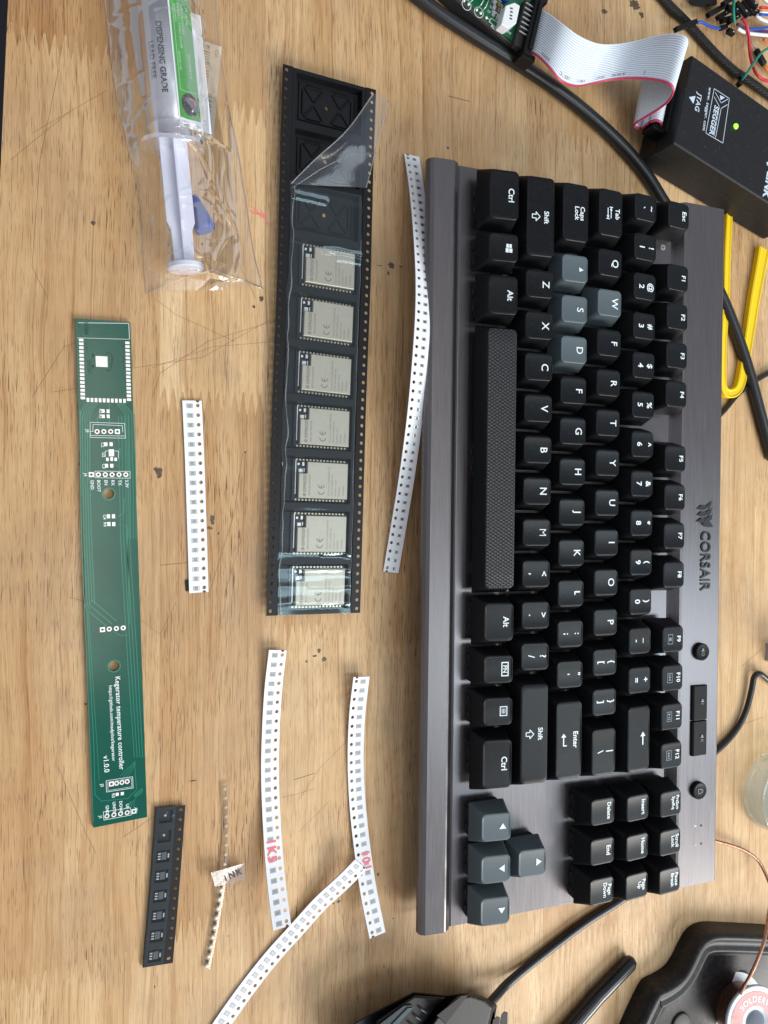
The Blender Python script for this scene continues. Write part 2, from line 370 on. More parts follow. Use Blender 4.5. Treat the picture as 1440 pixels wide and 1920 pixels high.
# ================================================================== SETTING
def setting(o_): o_['kind'] = 'structure'; return o_
mb = MB(); mb.flat([(-1500, -1800), (2500, -1800), (2500, 1800), (-1500, 1800)], -740)
setting(mb.build('floor', M['floor']))
XB = [-12, 45, 89, 138, 186, 239.4, 290.7, 345, 396, 446, 498, 548, 600]
YT, YB = 620, -620
def edge_x(y): return -10.6-(190-y)*.040
joints = {0: [(178, .48, .95), (-185, .66, .9)], 1: [(168, .78, .7), (44, .42, 1), (-178, .62, .9)], 2: [(-57, .68, .9)], 3: [(-68, .55, .8)], 4: [(150, .50, .7), (-120, .70, .7)],
          5: [(192, .78, .6), (-150, .42, .5), (-233, .60, .4)], 6: [(160, .62, .7), (-247, .84, .5)], 7: [(120, .66, .5), (-235, .62, .5)], 8: [(0, .86, .5), (-180, .60, .5)], 9: [(60, .6, .6)]}
first = {0: .20, 1: .40, 2: .58, 3: .50, 4: .62, 5: .60, 6: .80, 7: .55, 8: .66, 9: .6}
mb = MB(); tones = []
def tooth(x0, x1, y, amp=4.2, pitch=3.7):
    n = max(2, round((x1-x0)/pitch)); p = [(x0, y)]
    for k in range(n):
        p += [(x0+(x1-x0)*(k+.42)/n, y+amp*(.75+.5*random.random())), (x0+(x1-x0)*(k+.58)/n, y+amp*(.75+.5*random.random())),
              (x0+(x1-x0)*(k+.93)/n, y-amp*(.75+.5*random.random()))]
        p += [(x0+(x1-x0)*(k+1)/n, y-amp)] if k < n-1 else []
    p.append((x1, y)); return p
random.seed(11)
for k in range(len(XB)-1):
    x0, x1 = XB[k], XB[k+1]
    js = joints.get(k, [(random.uniform(-300, 300), random.uniform(.4, .8), .6)])
    js = sorted(js, key=lambda q: -q[0])
    def le(y): return edge_x(y) if k == 0 else x0
    top = [(le(YT), YT), (x1, YT)]
    tone, pore = first.get(k, .6), .85
    for (jy, nt_, po) in js+[(None, 0, 0)]:
        if jy is None: bot = [(le(YB), YB), (x1, YB)]
        else: bot = tooth(le(jy), x1, jy)
        poly = bot+top[::-1]
        mb.flat(poly, 0); tones.append((tone, random.random(), pore))
        top, tone, pore = bot, nt_, po
# front edge face of the table
a = (edge_x(YT), YT); b_ = (edge_x(YB), YB)
mb.add([(a[0], a[1], 0), (b_[0], b_[1], 0), (b_[0], b_[1], -30), (a[0], a[1], -30)], [(0, 1, 2, 3)]); tones.append((.3, .5, .3))
mb.add([(a[0], a[1], -30), (b_[0], b_[1], -30), (600, YB, -30), (600, YT, -30)], [(0, 1, 2, 3)]); tones.append((.3, .5, .3))
table = setting(mb.build('tabletop', M['wood']))
ca = table.data.color_attributes.new('stave', 'FLOAT_COLOR', 'CORNER')
li = 0
for p_, t_ in zip(table.data.polygons, tones):
    for l_ in p_.loop_indices: ca.data[l_].color = (*t_, 1)
# stains and scratches of the board (marks with a shape of their own)
def blob(mbx, px, py, r, seed, sx=1, sy=1, z=.02):
    c = P(px, py); rnd = random.Random(seed); n = 22
    mbx.flat([(c.x+r*sx*(.55+.6*rnd.random())*math.cos(2*math.pi*k/n), c.y+r*sy*(.55+.6*rnd.random())*math.sin(2*math.pi*k/n)) for k in range(n)], z)
mb = MB(); sd = 0
for (px, py, r, sx, sy) in [(398, 975, 2.2, .6, 1.6), (393, 990, 1.4, 1.3, .7), (410, 1000, .9, .5, 1), (460, 848, .7, 1, 1), (298, 885, 2.2, .8, 1.4), (292, 880, 1.2, 1, 1), (734, 498, 2.2, 1, 1.1), (728, 512, 1.2, .8, 1.2), (712, 498, 1.0, 2.5, .3), (752, 500, 1, 1.5, .5),
                            (598, 1220, 1.4, .9, 1), (608, 1236, 1.7, 1, .9), (575, 1240, .9, .8, 1), (590, 1230, .8, 2.2, .8), (490, 560, 1.6, .8, 1), (476, 575, .9, 1.2, 1), (175, 418, 1.2, 1, 1), (540, 570, .7, 1, 1), (635, 1690, 1.0, 1.3, .8), (625, 1694, .6, 1, 1),
                            (709, 1639, 1.1, .8, 1.2), (737, 1722, .5, 1, 1), (785, 1720, .6, .7, 1), (290, 1850, .7, .6, 1), (555, 1232, .25, 1, 1), (690, 1220, .25, 1, 1), (428, 1755, .35, 1, 1), (1172, 1748, .35, 1, 1), (1243, 1750, .3, 1, 1), (720, 1812, .7, .6, 1.2),
                            (1190, 8, 4.5, 1.3, .8), (1203, 28, 2.2, 1.2, 1), (1133, 22, 2.2, 1.3, .8), (158, 818, .5, 1, 1), (160, 1320, .6, 1.4, 1), (148, 870, .6, .5, 1.5), (362, 1464, .9, 2, .4), (270, 1520, .5, 1, 1), (1163, 925, .1, 1, 1)]:
    sd += 1; blob(mb, px, py, r*.8, sd, sx, sy, .02+.002*sd)
mb.build('stain', M['stain'], table)
mb = MB(); z = .015
for (l, wd) in [([(285, 745), (300, 700), (390, 640), (520, 600)], .22), ([(285, 690), (400, 650), (520, 640)], .18), ([(250, 690), (380, 670), (505, 600)], .2), ([(60, 745), (120, 650), (150, 640)], .22), ([(100, 735), (145, 728)], .2), ([(90, 560), (60, 500), (75, 300), (110, 130)], .2),
                ([(290, 560), (330, 590), (440, 640)], .2), ([(560, 1500), (600, 1440), (650, 1390)], .14), ([(530, 1495), (560, 1488), (590, 1478)], .14), ([(552, 1462), (590, 1450)], .35), ([(300, 1060), (350, 1055)], .28), ([(130, 1120), (210, 1140)], .18), ([(390, 1120), (440, 960), (455, 850)], .18),
                ([(420, 1120), (455, 1000), (460, 850)], .15), ([(1130, 1020), (1140, 1090)], .15), ([(230, 1570), (290, 1530)], .16), ([(262, 1160), (300, 1190), (330, 1130)], .13), ([(1390, 1250), (1430, 1215)], .25), ([(1385, 1360), (1430, 1345)], .2), ([(1262, 1740), (1268, 1725), (1272, 1722)], .3),
                ([(60, 250), (200, 170)], .12), ([(20, 300), (130, 210)], .12), ([(620, 1500), (560, 1560)], .12), ([(840, 180), (880, 190)], .5), ([(110, 1440), (160, 1560), (180, 1600)], .15), ([(480, 560), (440, 480)], .15)]:
    z += .004; mb.line([P(*q) for q in l], wd*.62, z)
mb.build('scratch', M['scratch'], table)
mb = MB(); blob(mb, 840, 277, .7, 3); mb.build('ink_spot', M['bluecap'], table)
mb = MB(); z = .1
for l in ([(468, 385), (482, 395), (490, 408)], [(472, 400), (486, 402), (500, 412)], [(488, 392), (500, 418), (515, 425)], [(505, 420), (512, 418)], [(470, 395), (500, 405)]):
    mb.line([P(*q) for q in l], .35, z); z += .006
mb.build('ink_spot', M['redink'], table)
# ================================================================== KEYBOARD
U = 19.05; KR, PHI = -.0096, .0969
kbM = Matrix.Rotation(KR, 3, 'Z') @ Matrix.Rotation(-PHI, 3, 'Y')
plate = 20.2
korg = Vector((191.9, 155.03, 20.2))-kbM@Vector((0, 0, plate))
kb = root('keyboard', 'tenkeyless mechanical keyboard with brushed gunmetal top and black keys', 'keyboard', korg)
kb.rotation_mode = 'QUATERNION'; kb.rotation_quaternion = kbM.to_quaternion()
y0, y1 = 2.6, -350.2
# body: extrusion along local y of a cross-section in x,z
def extrude_y(mbx, prof, ya, yb, mi=0, smooth=False):
    A = [(x, ya, z) for x, z in prof]; B = [(x, yb, z) for x, z in prof]; mbx.loft([A, B], mi=mi, smooth=smooth)
zl = lambda x: 0
mb = MB()
prof = [(-27, 8.5), (-32.4, 18.4), (-32.2, 20.2), (-31.2, 21.8), (-29.6, 22.6), (-20.4, 23.2), (-19.6, 23.0), (-17.3, 21.2), (-16.8, 20.4), (-16.6, plate-.7), (-16.2, plate-1.5), (-15.6, plate-.9), (104.5, plate-.9),
        (105.5, plate-.2), (109.3, plate+3.2), (110.6, plate+3.5), (134.4, plate+3.3), (135.4, plate+2.6), (135.6, 9.5), (128, 6.5), (-20, 7.6)]
extrude_y(mb, prof[::-1], y0, y1)
body = mb.build('body', M['alu'], kb, bevel=.5)
mb = MB(); extrude_y(mb, [(-14, 8.6), (125, 6.8), (125, 3.2), (-14, 4.6)], y0-3, y1+3); mb.build('underside', M['blackmatte'], kb)
for yy in (-20, -328): MB().box((118, yy, -1), (9, 24, 9)).build('foot', M['blackmatte'], kb)
for yy in (-20, -328): MB().box((-18, yy, 5.6), (9, 24, 5)).build('foot', M['blackmatte'], kb)
ROWZ = {0: 14.6, 1: 14.3, 2: 13.8, 3: 14.3, 4: 15.6, 5: 16.2}
BACK = {0: .6, 1: .8, 2: 1.2, 3: 1.6, 4: 1.9, 5: 2.1}
DX = {0: 0.6, 1: .6, 2: .6, 3: 1.0, 4: 1.3, 5: 1.3}        # top centre behind base centre
TH = {0: 13.4, 1: 13.4, 2: 13.4, 3: 13.2, 4: 13.2, 5: 13.0}
TILT = {0: .10, 1: .06, 2: .0, 3: -.05, 4: -.10, 5: -.10}
def dish(x, y, wy):
    return -.45*(1-min(1, (2*y/wy)**2)) if wy < 40 else .0
_capmesh = {}
def capgeo(row, un, grey, space=False):
    k = (row, un, grey, space)
    if k in _capmesh: return _capmesh[k]
    W = U*un-1.15; H = 18.0; wt = W-5.9; ht = TH[row]; zt = ROWZ[row]; zb = 5.2; t = TILT[row]
    mb = MB(); rs = []
    def ring(w_, h_, r, z, dx, top=0):
        out = []
        for (x, y, zz) in rrect2(h_, w_, r, z, 4, dx, 0):
            dz = t*(x-dx)*(min(1, top)) if top else 0
            out.append((x, y, zz+dz+(dish(x, y, wt) if top >= 1 else 0)*(1 if top >= 1 else 0)))
        return out
    b0 = -DX[row]
    R = [ring(W-.5, H-.5, .9, zb, b0), ring(W, H, 1.0, zb+.3, b0)]
    for s_ in (.35, .7, .93):
        q = s_; bow = .5*math.sin(math.pi*q)*0
        R.append(ring(W+(wt+.7-W)*q, H+(ht+.7-H)*q, 1.0+1.4*q, zb+.3+(zt-.5-zb-.3)*q, b0*(1-q), 0.5 if q > .9 else .001))
    R.append(ring(wt+.55, ht+.55, 2.2, zt-.35, 0, .99)); 
    mb.loft([list(r) for r in R], True, False, 1, False)
    T_ = [ring(wt+.55, ht+.55, 2.2, zt-.35, 0, .99), ring(wt+.2, ht+.2, 2.1, zt-.1, 0, .99), ring(wt-.2, ht-.2, 2.0, zt, 0, 1)]
    for s_ in (.88, .74, .58, .42, .26, .12): T_.append(ring((wt-.2)*s_, (ht-.2)*s_, 2.0*s_, zt, 0, 1))
    mb.loft(T_, False, True, 0, True)
    tm, sm_ = (M['gcap'], M['gcapside']) if grey else (M['cap'], M['capside'])
    if space: tm = M['diamond']
    o_ = mb.build('keycap', [tm, sm_], kb); _capmesh[k] = o_.data
    bpy.data.objects.remove(o_); return _capmesh[k]
swm = MB(); swm.box((0, 0, 2.4), (15.4, 15.4, 5.0)); swm.box((-8.0, -3.6, 1.4), (1.1, 3.2, 2.2)); swm.box((-8.0, 3.6, 1.4), (1.1, 3.2, 2.2)); swm.box((0, 0, 5.4), (9, 9, 1.4))
_sw = swm.build('switch_housing', M['blackmatte'], kb, bevel=.4)
first_sw = [True]
def key(row, c, un=1, leg=None, grey=False, space=False, size=3.7, off=None, label=None):
    lx = row*U; ly = -c*U
    me = capgeo(row, un, grey, space)
    o_ = bpy.data.objects.new('keycap', me); sc.collection.objects.link(o_); o_.parent = kb
    o_.location = Vector((lx, ly, plate-.9))*S
    if label: o_['label'] = label
    elif grey: o_['label'] = 'grey keycap'
    # switch under the cap
    if first_sw[0]: s_ = _sw; first_sw[0] = False
    else: s_ = _sw.copy(); sc.collection.objects.link(s_)
    s_.parent = kb; s_.location = Vector((lx-DX[row], ly, plate-.9))*S
    if un >= 2:                                   # stabilisers show under the long caps
        for dy in (-1, 1):
            st = _stab.copy(); sc.collection.objects.link(st); st.parent = kb
            st.location = Vector((lx-DX[row]-1.5, ly+dy*(11.9 if un < 6 else 50), plate-.9))*S
    if leg:
        wt = U*un-.85-5.9; zt = ROWZ[row]; t = TILT[row]; mbl = MB()
        def fn(cx, cy):
            def g(x, y):              # text x runs down the photo (-Y), text y points to the back (+X)
                X = cx+y; Y = cy-x
                return (X, Y, zt+dish(X, Y, wt)+t*X+.13)
            return g
        leg(mbl, fn, wt)
        l_ = mbl.build('legend', [M['legend'], M['legend_dim']], o_)
    return o_
stb = MB(); stb.box((0, 0, 2.2), (12, 6.2, 4.4)); _stab = stb.build('stabiliser', M['blackmatte'], kb); _stab.location = Vector((-.6*1-1.5+0*U, -7*U+50, plate-.9))*S
def T(s_, size=3.9, cx=3.3, cy=0, bold=.018, mi=0): return lambda m_, fn, wt: m_.text(s_, size, fn(cx, cy), mi, bold)
def T2(a, b, size=4.4): # shifted symbol at the back, main at the front
    return lambda m_, fn, wt: (m_.text(a, size, fn(3.9, 0), 0, .02), m_.text(b, size, fn(-1.9, 0), 0, .02))
def poly(m_, f, pts, mi=0): m_.add([f(x, y) for x, y in pts], [tuple(range(len(pts)))], mi)
def outline(m_, f, pts, wd=.35, mi=0):
    n = len(pts)
    for i in range(n):
        a = Vector(pts[i]); b = Vector(pts[(i+1) % n]); d = (b-a).normalized(); q = Vector((-d.y, d.x))*wd/2; a = a-d*wd*.4; b = b+d*wd*.4
        poly(m_, f, [a-q, b-q, b+q, a+q], mi)
def seg(m_, f, a, b, wd=.5, mi=0):
    a = Vector(a); b = Vector(b); d = (b-a).normalized(); q = Vector((-d.y, d.x))*wd/2; poly(m_, f, [a-q, b-q, b+q, a+q], mi)
def LShift(m_, fn, wt):
    m_.text('Shift', 3.3, fn(2.9, 0), 0, .02); f = fn(-2.2, 0)
    outline(m_, f, [(0, 1.9), (2.0, -.1), (.85, -.1), (.85, -2.0), (-.85, -2.0), (-.85, -.1), (-2.0, -.1)], .4)
def LTab(m_, fn, wt):
    m_.text('Tab', 3.4, fn(4.0, 0), 0, .02); f = fn(-.6, 0)
    seg(m_, f, (-2.6, .9), (2.4, .9), .45); seg(m_, f, (-2.4, -.9), (2.6, -.9), .45); seg(m_, f, (-2.8, 1.9), (-2.8, -.0), .4); seg(m_, f, (2.8, .1), (2.8, -1.9), .4)
    poly(m_, f, [(-2.5, .9), (-1.3, 1.7), (-1.3, .1)]); poly(m_, f, [(2.5, -.9), (1.3, -.1), (1.3, -1.7)])
def LWin(m_, fn, wt):
    f = fn(2.6, 0)
    for (a, b) in ((-1, 1), (1, 1), (-1, -1), (1, -1)):
        x0_, x1_ = (a*.12, a*(2.0 if a > 0 else 1.8)); y0_, y1_ = (b*.12, b*(1.6 if a > 0 else 1.3))
        poly(m_, f, [(x0_, y0_), (x1_, y0_), (x1_, y1_), (x0_, y1_)] if a*b > 0 else [(x0_, y0_), (x0_, y1_), (x1_, y1_), (x1_, y0_)])
def LFN(m_, fn, wt):
    f = fn(3.2, 0); outline(m_, f, [(-3.0, -1.5), (3.0, -1.5), (3.0, 1.5), (-3.0, 1.5)], .5); m_.text('FN', 2.9, f, 0, .02)
def LMenu(m_, fn, wt):
    f = fn(2.8, 0); outline(m_, f, [(-2.0, -1.6), (2.0, -1.6), (2.0, 1.6), (-2.0, 1.6)], .4)
    for q in (-.7, 0, .7): seg(m_, f, (-1.1, q), (1.1, q), .3)
def LEnter(m_, fn, wt):
    m_.text('Enter', 3.6, fn(3.6, 0), 0, .02); f = fn(-2.2, 0)
    seg(m_, f, (-1.6, -.6), (2.8, -.6), .6); seg(m_, f, (2.6, -.6), (2.6, 1.2), .5); poly(m_, f, [(-3.2, -.6), (-1.4, .8), (-1.4, -2.0)])
def LBack(m_, fn, wt):
    f = fn(2.8, 0); seg(m_, f, (-1.2, 0), (3.2, 0), .7); poly(m_, f, [(-3.2, 0), (-1.0, 1.6), (-1.0, -1.6)])
def LTri(kind):
    P_ = {'l': [(-1.5, 0), (1.1, 1.7), (1.1, -1.7)], 'u': [(0, 1.6), (1.7, -1.1), (-1.7, -1.1)], 'd': [(0, -1.6), (-1.7, 1.1), (1.7, 1.1)], 'r': [(1.5, 0), (-1.1, -1.7), (-1.1, 1.7)]}[kind]
    return lambda m_, fn, wt: poly(m_, fn(3.2, 0), P_)
def Lmedia(s_, kind):
    def g(m_, fn, wt):
        m_.text(s_, 3.3, fn(4.0, 0), 0, .02); f = fn(-1.5, 0); outline(m_, f, [(-2.3, -1.5), (2.3, -1.5), (2.3, 1.5), (-2.3, 1.5)], .3, 1)
        if kind == 's': poly(m_, f, [(-.8, -.8), (.8, -.8), (.8, .8), (-.8, .8)], 1)
        elif kind == 'p':
            poly(m_, f, [(-1.5, -.9), (-.1, 0), (-1.5, .9)], 1); seg(m_, f, (.5, -.9), (.5, .9), .4, 1); seg(m_, f, (1.3, -.9), (1.3, .9), .4, 1)
        else:
            d_ = 1 if kind == 'n' else -1
            for q in (-1.3, .0): poly(m_, f, [(d_*q, -.9*1), (d_*(q+1.2), 0), (d_*q, .9)][::d_], 1)
            seg(m_, f, (d_*1.5, -.9), (d_*1.5, .9), .35, 1)
    return g
def two(a, b, s_=2.9): return lambda m_, fn, wt: (m_.text(a, s_, fn(4.6, 0), 0, .015), m_.text(b, s_, fn(1.9, 0), 0, .015))
key(0, .75, 1.5, T('Ctrl')); key(0, 2, 1, LWin); key(0, 3.125, 1.25, T('Alt')); key(0, 7, 6.5, None, space=True, label='long textured spacebar')
key(0, 10.875, 1.25, T('Alt')); key(0, 12, 1, LFN); key(0, 13, 1, LMenu); key(0, 14.25, 1.5, T('Ctrl'))
key(0, 15.75, 1, LTri('l'), True); key(0, 16.75, 1, LTri('d'), True); key(0, 17.75, 1, LTri('r'), True); key(1, 16.75, 1, LTri('u'), True)
key(1, 1.125, 2.25, LShift)
for i, ch in enumerate('ZXCVBNM'): key(1, 2.75+i, 1, T(ch, 5.0, 3.0, bold=-.012 if ch in 'M' else .010))
key(1, 9.75, 1, T2('<', ',')); key(1, 10.75, 1, T2('>', '.')); key(1, 11.75, 1, T2('?', '/')); key(1, 13.625, 2.75, LShift)
key(2, .875, 1.75, lambda m_, fn, wt: (m_.text('Caps', 3.3, fn(3.7, 0), 0, .02), m_.text('Lock', 3.3, fn(.7, 0), 0, .02)))
key(2, 2.25, 1, lambda m_, fn, wt: poly(m_, fn(3.6, 0), [(-.9, -1.3), (1.2, -1.1), (.2, 1.2)]), True, label='grey keycap with its letter worn away')
for i, ch in enumerate('SDFGHJK'): key(2, 3.25+i, 1, T(ch, 5.0, 3.0, bold=-.012 if ch in 'M' else .010), ch in 'SD')
key(2, 10.25, 1, lambda m_, fn, wt: (seg(m_, fn(3.6, 0), (-.6, -1.5), (-.6, 1.5), .7), seg(m_, fn(3.6, 0), (-.9, -1.3), (.8, -1.3), .6)), label='black keycap with a half worn letter')
key(2, 11.25, 1, T2(':', ';')); key(2, 12.25, 1, T2('"', "'")); key(2, 13.875, 2.25, LEnter)
key(3, .75, 1.5, LTab); key(3, 2, 1, T('Q', 5.0, 3.0, bold=.012)); key(3, 3, 1, T('W', 5.0, 3.0, bold=.012), True); key(3, 4, 1, T('F', 4.8, 3.0, bold=.012))
for i, ch in enumerate('RTYUIOP'): key(3, 5+i, 1, T(ch, 5.0, 3.0, bold=-.012 if ch in 'M' else .010))
key(3, 12, 1, T2('{', '[')); key(3, 13, 1, T2('}', ']')); key(3, 14.25, 1.5, T2('|', '\\', 4.4))
for j, (n_, r_) in enumerate((('Delete', 15.75), ('End', 16.75))): key(3, r_, 1, T(n_, 3.0 if j == 0 else 3.3, 3.6))
key(3, 17.75, 1, two('Page', 'Down'))
for i, (a_, b__) in enumerate(zip('~!@#$%^&*()_+', '`1234567890-=')): key(4, .5+i, 1, T2(a_, b__))
key(4, 14, 2, LBack); key(4, 15.75, 1, T('Insert', 3.2, 3.6)); key(4, 16.75, 1, T('Home', 3.1, 3.6)); key(4, 17.75, 1, two('Page', 'Up'))
key(5, .56, 1, T('Esc', 3.7, 3.8))
for i in range(4): key(5, 2.17+i, 1, T('F%d' % (i+1), 3.5, 3.9))
for i in range(4): key(5, 6.83+i, 1, T('F%d' % (i+5), 3.5, 3.9))
for i, k_ in enumerate('sbpn'): key(5, 11.5+i, 1, Lmedia('F%d' % (i+9), k_))
key(5, 15.75, 1, two('PrtScn', 'SysRq', 2.7)); key(5, 16.75, 1, two('Scroll', 'Lock')); key(5, 17.75, 1, two('Pause', 'Break'))
# buttons and print on the rear deck
ZD = plate+3.45
def kloc(px, py, z): # photo point -> keyboard local at local height z
    d = CR @ Vector(((px-720)/FPX, (960-py)/FPX, -1)); o_ = Vector((0, 0, HC)); Mi = kbM.transposed()
    o2 = Mi@(o_-korg); d2 = Mi@d; t = (z-o2.z)/d2.z; return o2+d2*t
def kbtn(px, py, sym):
    c = kloc(px, py, ZD+1); mb = MB(); rr_ = lambda r, z: [(c.x+r*math.cos(a*math.pi/14), c.y+r*math.sin(a*math.pi/14), z) for a in range(28)]
    mb.loft([rr_(4.5, ZD-.5), rr_(4.5, ZD+1.6), rr_(4.0, ZD+2.2), rr_(2.5, ZD+1.9)], smooth=False)
    b_ = mb.build('round_button', M['black'], kb)
    mb = MB(); f = lambda x, y: (c.x+y, c.y-x, ZD+2.25)
    if sym == 's':
        poly(mb, f, [(-1.9, -.5), (-1.2, -.5), (-.4, -1.2), (-.4, 1.2), (-1.2, .5), (-1.9, .5)]); outline(mb, f, [(1.1+.8*math.cos(q), .8*math.sin(q)) for q in [i*math.pi/5 for i in range(10)]], .25)
    else: outline(mb, f, [(-1.1, -1.2), (1.1, -1.2), (1.1, .5), (-1.1, .5)], .35); outline(mb, f, [(-.7, .5), (.7, .5), (.7, 1.5), (-.7, 1.5)], .3)
    mb.build('symbol', M['legend_dim'], b_)
kbtn(1315, 1222, 's'); kbtn(1310, 1482, 'l')
a = kloc(1297, 1286, ZD+.5); b_ = kloc(1326, 1284, ZD+.5); c = kloc(1293, 1418, ZD+.5); mid = (a.y+c.y)/2
for (ya, yb, wv) in ((a.y, mid+.25, 1), (mid-.25, c.y, 2)):
    mb = MB(); extrude_y(mb, [(a.x, ZD-1), (a.x, ZD+.8), (a.x+1, ZD+1.6), (b_.x-1, ZD+1.1), (b_.x, ZD+.6), (b_.x, ZD-1)][::-1], ya, yb)
    o_ = mb.build('volume_bar', M['black'], kb, bevel=.3); mb = MB(); cx, cy = (a.x+b_.x)/2+1, (ya+yb)/2; f = lambda x, y: (cx+y, cy-x, ZD+1.75)
    poly(mb, f, [(-1.9, -.5), (-1.2, -.5), (-.4, -1.2), (-.4, 1.2), (-1.2, .5), (-1.9, .5)])
    for q in range(wv): seg(mb, f, (.5+q*.8, -.7-q*.3), (.5+q*.8, .7+q*.3), .28)
    mb.build('symbol', M['legend_dim'], o_)
mb = MB()
for (px, py) in ((1303, 1548), (1303, 1582)):
    c = kloc(px+12, py, ZD); mb.disc((c.x, c.y), .55, ZD+.12)
mb.build('indicator_hole', M['blackmatte'], kb)
mb = MB()
for (px, py, s_) in ((1303, 1549, 'A'), (1303, 1584, '1')):
    c = kloc(px, py, ZD); mb.text(s_, 2.2, lambda x, y: (c.x+y, c.y-x, ZD+.1), 0, .01)
mb.build('indicator_letter', M['legend'], kb)
# embossed black maker's name and sail mark on the deck
mb = MB(); a = kloc(1322, 995, ZD); b_ = kloc(1322, 1108, ZD); ln = (a.y-b_.y)
vs_, fs = text_geo('CORSAIR', 6.6, .012, 'LEFT', 1.02, 0); wid = max(v[0] for v in vs_); k_ = ln/wid
for zz in (ZD+.1,): mb.add([(a.x-.0+y*1.3, a.y-x*k_, zz+.5) for x, y in vs_], fs)
mb.add([(a.x+y*1.3, a.y-x*k_, ZD+.05) for x, y in vs_], [f[::-1] for f in fs])
c = kloc(1320, 962, ZD)
for q in range(3):
    f = lambda x, y: (c.x+y, c.y-x, ZD+.5+.15*q)
    s0 = -6.8+q*3.3
    poly(mb, f, [(s0, 5.2-q*.2), (s0+3.6, 3.4+q*.5), (s0+5.4, -.8), (s0+4.6, -5.0), (s0+2.6, -2.0), (s0+2.9, .8), (s0+1.6, 3.4)])
poly(mb, lambda x, y: (c.x+y, c.y-x, ZD+.9), [(2, 1), (7, 5.5), (7.4, 2), (6, -1.5)])
lg = mb.build('emblem', mat('emblem_black', (.006, .006, .007), .35), kb)
mb = MB(); c = kloc(1243, 464, plate-.7)
mb.disc((c.x, c.y), 1.5, plate-.7); mb.line([(c.x-.9, c.y), (c.x+.9, c.y)], .35, plate-.6, 1); mb.line([(c.x, c.y-.9), (c.x, c.y+.9)], .35, plate-.58, 1)
mb.build('screw', [M['chipend'], M['chipdark']], kb)
# ================================================================== GREEN CIRCUIT STRIP
def fr2(px0, px1, z, ox=None):
    """frame of a flat thing: origin at px0, local +x towards px1"""
    a = P(*px0, z); b = P(*px1, z); ang = math.atan2(b.y-a.y, b.x-a.x)
    def loc(px, py, zz=None):
        p = P(px, py, z if zz is None else zz)-a; c, s_ = math.cos(-ang), math.sin(-ang)
        return Vector((p.x*c-p.y*s_, p.x*s_+p.y*c))
    return a, ang, loc
random.seed(5)
a, ang, L = fr2((141, 597), (175, 1552), 1.6); ang += math.pi/2      # local x right, y up
a = P(141, 597, 1.6); b_ = P(175, 1552, 1.6); LEN = (b_-a).length; ang = math.atan2(b_.y-a.y, b_.x-a.x)+math.pi/2
def L(px, py, zz=1.6):
    p = P(px, py, zz)-a; c, s_ = math.cos(-ang), math.sin(-ang); return Vector((p.x*c-p.y*s_, p.x*s_+p.y*c))
pcb = root('circuit_board', 'long narrow green bare circuit board with white printed text', 'circuit board', (a.x, a.y, 0), ang)
WD = 20.5
# board outline with its two mounting holes cut through (filled curve -> mesh)
def cut_plate(name, outer, holes, z0, z1, mats, parent):
    c = bpy.data.curves.new('c', 'CURVE'); c.dimensions = '2D'; c.fill_mode = 'BOTH'; c.extrude = (z1-z0)/2
    def sp(pts):
        s_ = c.splines.new('POLY'); s_.points.add(len(pts)-1); s_.use_cyclic_u = True
        for q, p in zip(s_.points, pts): q.co = (p[0], p[1], 0, 1)
    sp(outer)
    for (hx, hy, r) in holes: sp([(hx+r*math.cos(2*math.pi*k/24), hy+r*math.sin(2*math.pi*k/24)) for k in range(24)])
    o_ = bpy.data.objects.new('c', c); sc.collection.objects.link(o_); dg = bpy.context.evaluated_depsgraph_get()
    me = bpy.data.meshes.new_from_object(o_.evaluated_get(dg)); bpy.data.objects.remove(o_)
    for v in me.vertices: v.co = Vector((v.co.x*S, v.co.y*S, (v.co.z+(z0+z1)/2)*S))
    me.materials.clear()
    for m_ in mats: me.materials.append(m_)
    for p_ in me.polygons: p_.material_index = (0 if abs(p_.normal.z) > .5 else 1) if len(mats) > 1 else 0
    me.name = name; o_ = bpy.data.objects.new(name, me); sc.collection.objects.link(o_); o_.parent = parent; return o_
h1 = L(204, 926); h2 = L(214, 1249)
cut_plate('board', [(0, 0), (WD, 0), (WD, -LEN), (0, -LEN)], [(h1.x, h1.y, 2.05), (h2.x, h2.y, 2.05)], 0, 1.6, [M['pcb'], M['fr4']], pcb)
Z = 1.6
# copper runs under the mask
mb = MB()
def run(pts, wd=.32, z=Z+.02, mi=0): mb.line([L(*p) for p in pts], wd, z, mi)
for k in range(5): run([(150+k*4.3+ (k>1)*1, 770+k*8), (151+k*4.4, 900), (153+k*4.6, 1010), (157+k*5.1, 1120+k*3)], .36)
for k in range(4): run([(222+k*6-6*4+24, 780+0*k), (226+k*5.6, 1010), (240+k*6, 1250), (252+k*5.2, 1420)], .3)
for k in range(3): run([(157+k*5, 1120), (160+k*4.0, 1135), (163+k*5, 1135+10-k*3)], .3)
for k in range(3): run([(165+k*3.5, 1145-k*10), (202+k*6+k*2, 1176-k*6)], .34)
run([(158, 1130), (175, 1540)], .3); run([(163, 1145), (176, 1400), (178, 1490), (190, 1502), (240, 1497), (256, 1480), (252, 1430)], .3)
run([(166, 1150), (186, 1462)], .24)
for k in range(5): run([(160+k*5.5, 756), (152+k*4.6, 772), (150+k*4.3, 790)], .3)
for k in range(4): run([(218+k*4, 756), (236+k*5.5, 778), (240+k*5, 930), (240+k*5, 1010)], .3)
run([(205, 757), (205, 800)], .28); run([(184, 800), (182, 785), (190, 776)], .28); run([(231, 880), (216, 872)], .3); run([(231, 838), (225, 840), (225, 852)], .25)
run([(233, 935), (232, 962), (222, 968)], .3); run([(222, 985), (238, 985), (243, 1170)], .3); run([(214, 1185), (224, 1191), (242, 1191)], .3)
for k in range(3): run([(226+k*6, 1455+k*1), (254, 1427+k*3)], .28)
